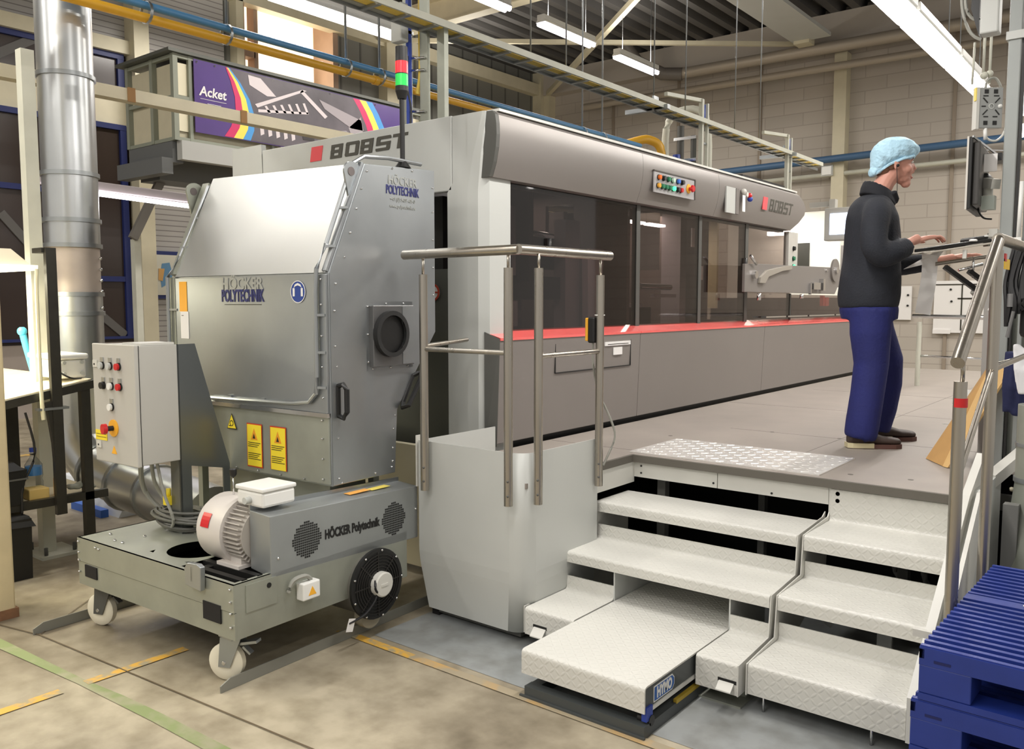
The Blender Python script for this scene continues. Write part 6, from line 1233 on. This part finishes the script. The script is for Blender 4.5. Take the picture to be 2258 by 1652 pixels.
# folded cardboard
cdb = thing('folded_cardboard', 'folded brown cardboard sheet leaning against the stair railing on the platform', 'cardboard', (-1.05, 5.0, .8))
part('outer_face', B().hull8([(-1.11, 5.05, .803), (-.985, 4.86, .803), (-.97, 4.87, .803), (-1.10, 5.07, .803), (-.84, 5.12, 1.32), (-.80, 4.97, 1.33), (-.79, 4.98, 1.33), (-.83, 5.13, 1.33)]), card, cdb); part('inner_fold', B().hull8([(-.985, 4.855, .803), (-.955, 4.83, .803), (-.945, 4.85, .803), (-.97, 4.88, .803), (-.80, 4.965, 1.35), (-.72, 4.94, 1.30), (-.71, 4.95, 1.30), (-.79, 4.98, 1.36)]), cardin, cdb)
for y_, l_ in ((0, 'small white paper scrap on the deck below the far shoe'), (1, 'thin white scrap on the deck right of the trouser leg')):
    p_ = ((-1.13, 5.25), (-1.35, 6.6))[y_]; tagged('paper_scrap', B().box(p_[0], p_[0] + (.012, .06)[y_], p_[1], p_[1] + .012, .8005, .803), white, l_, 'scrap')
# ------------------------------------------------------------------ the person at the station
XP = Matrix.Translation((-1.455, 5.372, .80)) @ Matrix.Rotation(R(38.6), 4, 'Z')   # x forward, y to the left hand, z up
ps = thing('person', 'person in blue hair cap, dark sweater and blue trousers standing at the keyboard', 'person', (-1.455, 5.372, .80), R(38.6))
def P():
    b = B(XP); b.up = (0, 1, 0); return b
def loft(b, secs, n=20):
    """secs: (f, l, z, radius_f, radius_l) horizontal ellipses"""
    rs = [[b._v((f + rf * math.cos(2 * math.pi * i / n), l + rl * math.sin(2 * math.pi * i / n), z)) for i in range(n)] for f, l, z, rf, rl in secs]
    return b.skin(rs)
skin_m = mat('skin', (206, 150, 132), .55, 0, .04, 12)
sweater = mat('navy black sweater', (33, 36, 44), .85, 0, .12, 14, .3, 90)
trs = mat('royal blue work trousers', (27, 33, 96), .8, 0, .10, 8, .25, 60)
shoe_m = mat('brown shoe leather', (62, 48, 42), .6, 0, .15, 20)
capm = mat('light blue cap fleece', (178, 216, 236), .7, 0, .04, 12, .6, 16)
# body in one surface: head, neck, trunk, arms, hands, legs
b = P()
b.ball((.045, 0, 1.705), .1, (.98, .78, 1.02)); b.ball((.075, 0, 1.645), .078, (1.0, .80, .95)); b.ball((.09, 0, 1.595), .052, (.85, .85, .75)); b.ball((.112, 0, 1.562), .028); b.ball((.10, 0, 1.585), .04, (1, .8, .9))
b.ball((.145, 0, 1.63), .017, (1, .8, .8)); b.tube([(.134, 0, 1.695), (.150, 0, 1.665), (.165, 0, 1.640)], [.009, .012, .013], 8); b.ball((.133, 0, 1.60), .020, (.7, 1.1, .5)); b.ball((.13, 0, 1.585), .018, (.7, 1.0, .5))
for s_ in (-1, 1):
    b.ball((.125, s_ * .035, 1.694), .016, (.6, 1.2, .5)); b.ball((.10, s_ * .045, 1.64), .03, (.9, .7, .9)); b.ball((.02, s_ * .080, 1.655), .022, (.75, .45, 1.35)); b.ball((.012, s_ * .084, 1.667), .014, (.9, .4, 1.0))
b.tube([(-.075, 0, 1.44), (-.045, 0, 1.50), (-.01, 0, 1.57), (.03, 0, 1.63)], [.075, .060, .056, .060], 16)
loft(b, [(-.08, 0, .80, .09, .12), (-.08, 0, .95, .11, .13), (-.08, 0, 1.15, .10, .13), (-.09, 0, 1.35, .10, .16), (-.085, 0, 1.44, .07, .12), (-.07, 0, 1.49, .05, .06)])
b.tube([(-.10, -.16, 1.40), (-.15, -.215, 1.28), (-.14, -.235, 1.16), (-.04, -.215, 1.16), (.045, -.185, 1.19)], [.05, .045, .04, .034, .028], 12)
b.tube([(.035, -.19, 1.188), (.08, -.17, 1.208), (.125, -.155, 1.226)], [.028, .026, .030], 12)
b.tube([(-.07, .16, 1.40), (.02, .22, 1.24), (.15, .25, 1.09), (.28, .24, 1.10), (.42, .22, 1.12)], [.05, .045, .04, .034, .028], 12); b.tube([(.40, .22, 1.118), (.47, .215, 1.127), (.52, .21, 1.135)], [.027, .026, .028], 12)
def hand(b, w, fwd, side, up, curl):
    """w wrist end, palm forward of it; five separate fingers"""
    w = Vector(w); fwd = Vector(fwd).normalized(); side = Vector(side).normalized(); up = Vector(up).normalized()
    for k in (-1.5, -.5, .5, 1.5):
        b.tube([w + side * k * .010, w + fwd * .045 + side * k * .017 + up * .006, w + fwd * .085 + side * k * .0205 + up * .004], [.015, .0145, .0115], 10)
    L_ = (.058, .070, .074, .066)
    for k, ln in zip((-1.5, -.5, .5, 1.5), L_):
        a = w + fwd * .082 + side * k * .0208 + up * .004; d1 = (fwd + side * k * .05 + up * curl[0]).normalized(); d2 = (fwd + side * k * .06 - up * curl[1]).normalized(); d3 = (fwd + side * k * .05 - up * curl[2]).normalized()
        p1 = a + d1 * ln * .5; p2 = p1 + d2 * ln * .36; p3 = p2 + d3 * ln * .30
        b.tube([a - fwd * .012, a, p1, p2, p3], [.0095, .0095, .0085, .0078, .0062], 10); b.ball(p3, .0062)
    t0 = w + fwd * .015 + side * .026 - up * .006; t1 = t0 + (fwd * .6 + side * .75).normalized() * .038 - up * .006; t2 = t1 + (fwd * .95 + side * .2).normalized() * .030 - up * .006
    b.tube([t0 - fwd * .01, t0, t1, t2], [.013, .014, .0105, .0075], 10); b.ball(t2, .0075)
hand(b, (.130, -.155, 1.218), (1, .10, .16), (-.10, 1, 0), (-.15, 0, 1), (-.05, .8, 1.8))
hand(b, (.52, .21, 1.138), (1, -.10, .10), (.10, -1, 0), (-.1, 0, 1), (.05, .25, .55))
for s_ in (-1, 1):
    pass
b.tube([(-.09, -.08, .84), (-.11, -.095, .70), (-.10, -.095, .48), (-.135, -.10, .25), (-.15, -.10, .07)], [.085, .08, .058, .05, .038], 14)
b.tube([(-.06, .08, .84), (0, .11, .70), (.08, .12, .48), (.08, .14, .25), (.06, .15, .07)], [.085, .08, .058, .05, .038], 14)
remeshed('body', b, skin_m, ps, .0042, 2)
for s_ in (-1, 1):
    e_ = part('eye', P().ball((.1285, s_ * .034, 1.679), .0095), mat('eye white', (226, 220, 214), .3), ps); part('iris', P().ball((.1365, s_ * .034, 1.678), .0042), mat('iris brown', (60, 44, 36), .3), e_)
    part('eyebrow', P().bar((.139, s_ * .018, 1.700), (.128, s_ * .052, 1.700), .005, .006), mat('brow brown', (110, 80, 62), .8), ps)
part('lips', P().ball((.1445, 0, 1.594), .011, (.35, 1.5, .5)), mat('lip', (184, 108, 100), .5), ps)
part('hair', P().ball((.0, -.055, 1.665), .034, (.9, .6, 1.0)).ball((.0, .055, 1.665), .034, (.9, .6, 1.0)).ball((-.025, 0, 1.65), .062, (.7, 1.0, .9)), mat('short brown hair', (128, 92, 72), .8), ps)
# hair cap
b = P(); b.ball((.045, 0, 1.748), .130, (1.0, .80, .66)); b.ball((.125, 0, 1.752), .062, (.95, 1.15, .72)); b.ball((.0, 0, 1.725), .105, (.95, .92, .85)); b.ball((-.05, 0, 1.675), .062, (.75, 1.1, 1.1)); b.ball((-.085, 0, 1.625), .032, (.7, 1.3, 1.0))
for n__ in capm.node_tree.nodes:
    if n__.type == 'BUMP': n__.inputs['Distance'].default_value = .05
random.seed(11)
for k in range(26):
    a = random.uniform(0, 2 * math.pi); h = random.uniform(.0, .8); b.ball((.04 + .10 * math.cos(a) * (1 - h * .5), .085 * math.sin(a) * (1 - h * .5), 1.735 + .06 * h), random.uniform(.018, .034), (1.2, 1, .7))
remeshed('hair_cap', b, capm, ps, .006, 3)
part('cap_band', P().tube([(.158, 0, 1.718), (.12, -.072, 1.708), (.05, -.088, 1.69), (-.02, -.075, 1.66), (-.075, -.03, 1.615), (-.085, .0, 1.60), (-.075, .03, 1.615), (-.02, .075, 1.66), (.05, .088, 1.69), (.12, .072, 1.708), (.158, 0, 1.718)], .008, 6), capm, ps)
part('hearing_cord', P().tube(smoothpath([(.015, -.09, 1.65), (.02, -.092, 1.58), (.03, -.075, 1.52), (.04, -.05, 1.46)]), .0018, 5), cable, ps); part('ear_plug', P().ball((.022, -.092, 1.652), .009), black, ps)
# sweater with both sleeves
b = P()
loft(b, [(-.085, 0, .825, .165, .185), (-.083, 0, .90, .175, .195), (-.078, 0, 1.0, .168, .195), (-.075, 0, 1.12, .155, .195), (-.075, 0, 1.25, .148, .205), (-.08, 0, 1.36, .135, .205), (-.088, 0, 1.43, .112, .180), (-.085, 0, 1.47, .088, .130), (-.07, 0, 1.495, .068, .080)])
def rad(v, k=4):
    o = []
    for i in range(len(v) - 1): o += [v[i] + (v[i + 1] - v[i]) * j / k for j in range(k)]
    return o + [v[-1]]
b.tube(smoothpath([(-.10, -.12, 1.40), (-.13, -.18, 1.36), (-.155, -.215, 1.27), (-.16, -.24, 1.18), (-.12, -.245, 1.13), (-.06, -.24, 1.14), (-.01, -.22, 1.158), (.045, -.19, 1.178)], 4), rad([.078, .078, .076, .074, .073, .068, .062, .057]), 18)
b.ball((-.145, -.24, 1.145), .066)
b.tube(smoothpath([(-.07, .13, 1.41), (-.03, .19, 1.35), (.04, .235, 1.24), (.12, .25, 1.13), (.20, .25, 1.095), (.29, .24, 1.10), (.37, .225, 1.108)], 4), rad([.078, .080, .074, .072, .070, .063, .056]), 16)
remeshed('sweater', b, sweater, ps, .010, 16)
cr = P(); rr_ = []
for rf, rl, dz in ((.100, .108, -.015), (.094, .100, .02), (.080, .086, .055), (.072, .078, .058), (.072, .078, .02), (.080, .088, -.03)):
    rr_.append([cr._v((-.052 + rf * math.cos(2 * math.pi * q_ / 24), rl * math.sin(2 * math.pi * q_ / 24), 1.482 - .038 * math.cos(2 * math.pi * q_ / 24) + dz)) for q_ in range(24)])
cr.skin(rr_, cap=False, close=True); cr.tube([(.015, -.065, 1.505), (.045, -.04, 1.465), (.055, -.015, 1.445)], [.018, .016, .008], 8); cr.tube([(.015, .065, 1.505), (.045, .04, 1.465), (.055, .015, 1.445)], [.018, .016, .008], 8)
remeshed('collar', cr, mat('collar black', (28, 30, 36), .85), ps, .006, 2)
part('zip_placket', P().bar((.028, -.012, 1.44), (.060, -.02, 1.28), .012, .008), mat('placket', (22, 24, 30), .7), ps); part('chest_logo', P().bar((.036, -.105, 1.30), (.043, -.085, 1.30), .014, .02), lgrey2, ps)
# trousers
b = P()
loft(b, [(-.075, 0, .90, .14, .16), (-.08, 0, .82, .165, .18), (-.075, 0, .76, .155, .18)])
b.tube([(-.10, -.085, .82), (-.105, -.095, .68), (-.095, -.10, .50), (-.115, -.105, .32), (-.135, -.105, .16), (-.145, -.105, .08), (-.15, -.105, .055)], [.12, .115, .098, .095, .096, .094, .086], 18)
b.tube([(-.04, .085, .82), (.0, .105, .68), (.085, .125, .50), (.10, .14, .36), (.085, .15, .20), (.055, .155, .09), (.05, .155, .065)], [.12, .118, .105, .095, .088, .088, .082], 18)
for (f, l, z, r_) in ((-.145, -.105, .12, .099), (.065, .155, .15, .093), (-.13, -.10, .17, .102), (.075, .155, .20, .096)): b.tube([(f - .02, l - .0, z), (f + .02, l, z + .012)], [r_, r_ * .94], 16)
remeshed('trousers', b, trs, ps, .011, 3)
# shoes
for (f, l, yaw_) in ((-.12, -.105, -4), (.10, .155, 4)):
    XS_ = XP @ Matrix.Translation((f, l, 0)) @ Matrix.Rotation(R(yaw_), 4, 'Z'); b = B(XS_)
    def sec(x, w_, h_, z0): return (x, w_, h_, z0)
    rs = []
    for x, w_, h_, z0 in ((-.10, .030, .06, .022), (-.085, .040, .085, .018), (-.03, .043, .09, .018), (.04, .045, .075, .018), (.10, .050, .055, .018), (.16, .050, .045, .020), (.195, .036, .036, .022), (.205, .02, .024, .024)):
        rs.append([b._v((x, w_ * math.cos(2 * math.pi * i / 16), z0 + h_ / 2 + h_ / 2 * math.sin(2 * math.pi * i / 16) * (1.0))) for i in range(16)])
    b.skin(rs); up_ = remeshed('shoe', b, shoe_m, ps, .006, 1)
    s_ = B(XS_); s_.prism([(-.105, .030 * k) for k in (-1, 1)] + [(-.08, .042), (.0, .044), (.10, .052), (.165, .050), (.205, .030), (.213, 0), (.205, -.030), (.165, -.050), (.10, -.052), (.0, -.044), (-.08, -.042)], 'z', .001, .026)
    part('sole', s_, mat('sole brown', (92, 62, 54), .7), up_); s_ = B(XS_); s_.prism([(-.108, -.030), (-.108, .030), (-.08, .045), (.04, .049), (.04, -.049), (-.08, -.045)], 'z', .004, .032); part('sole_heel', s_, mat('sole cream', (206, 196, 160), .6), up_)
    part('laces', B(XS_).tube([(.02, -.02, .085), (.05, .02, .079), (.05, -.02, .077), (.08, .02, .068)], .003, 5), mat('lace tan', (130, 104, 80), .8), up_)
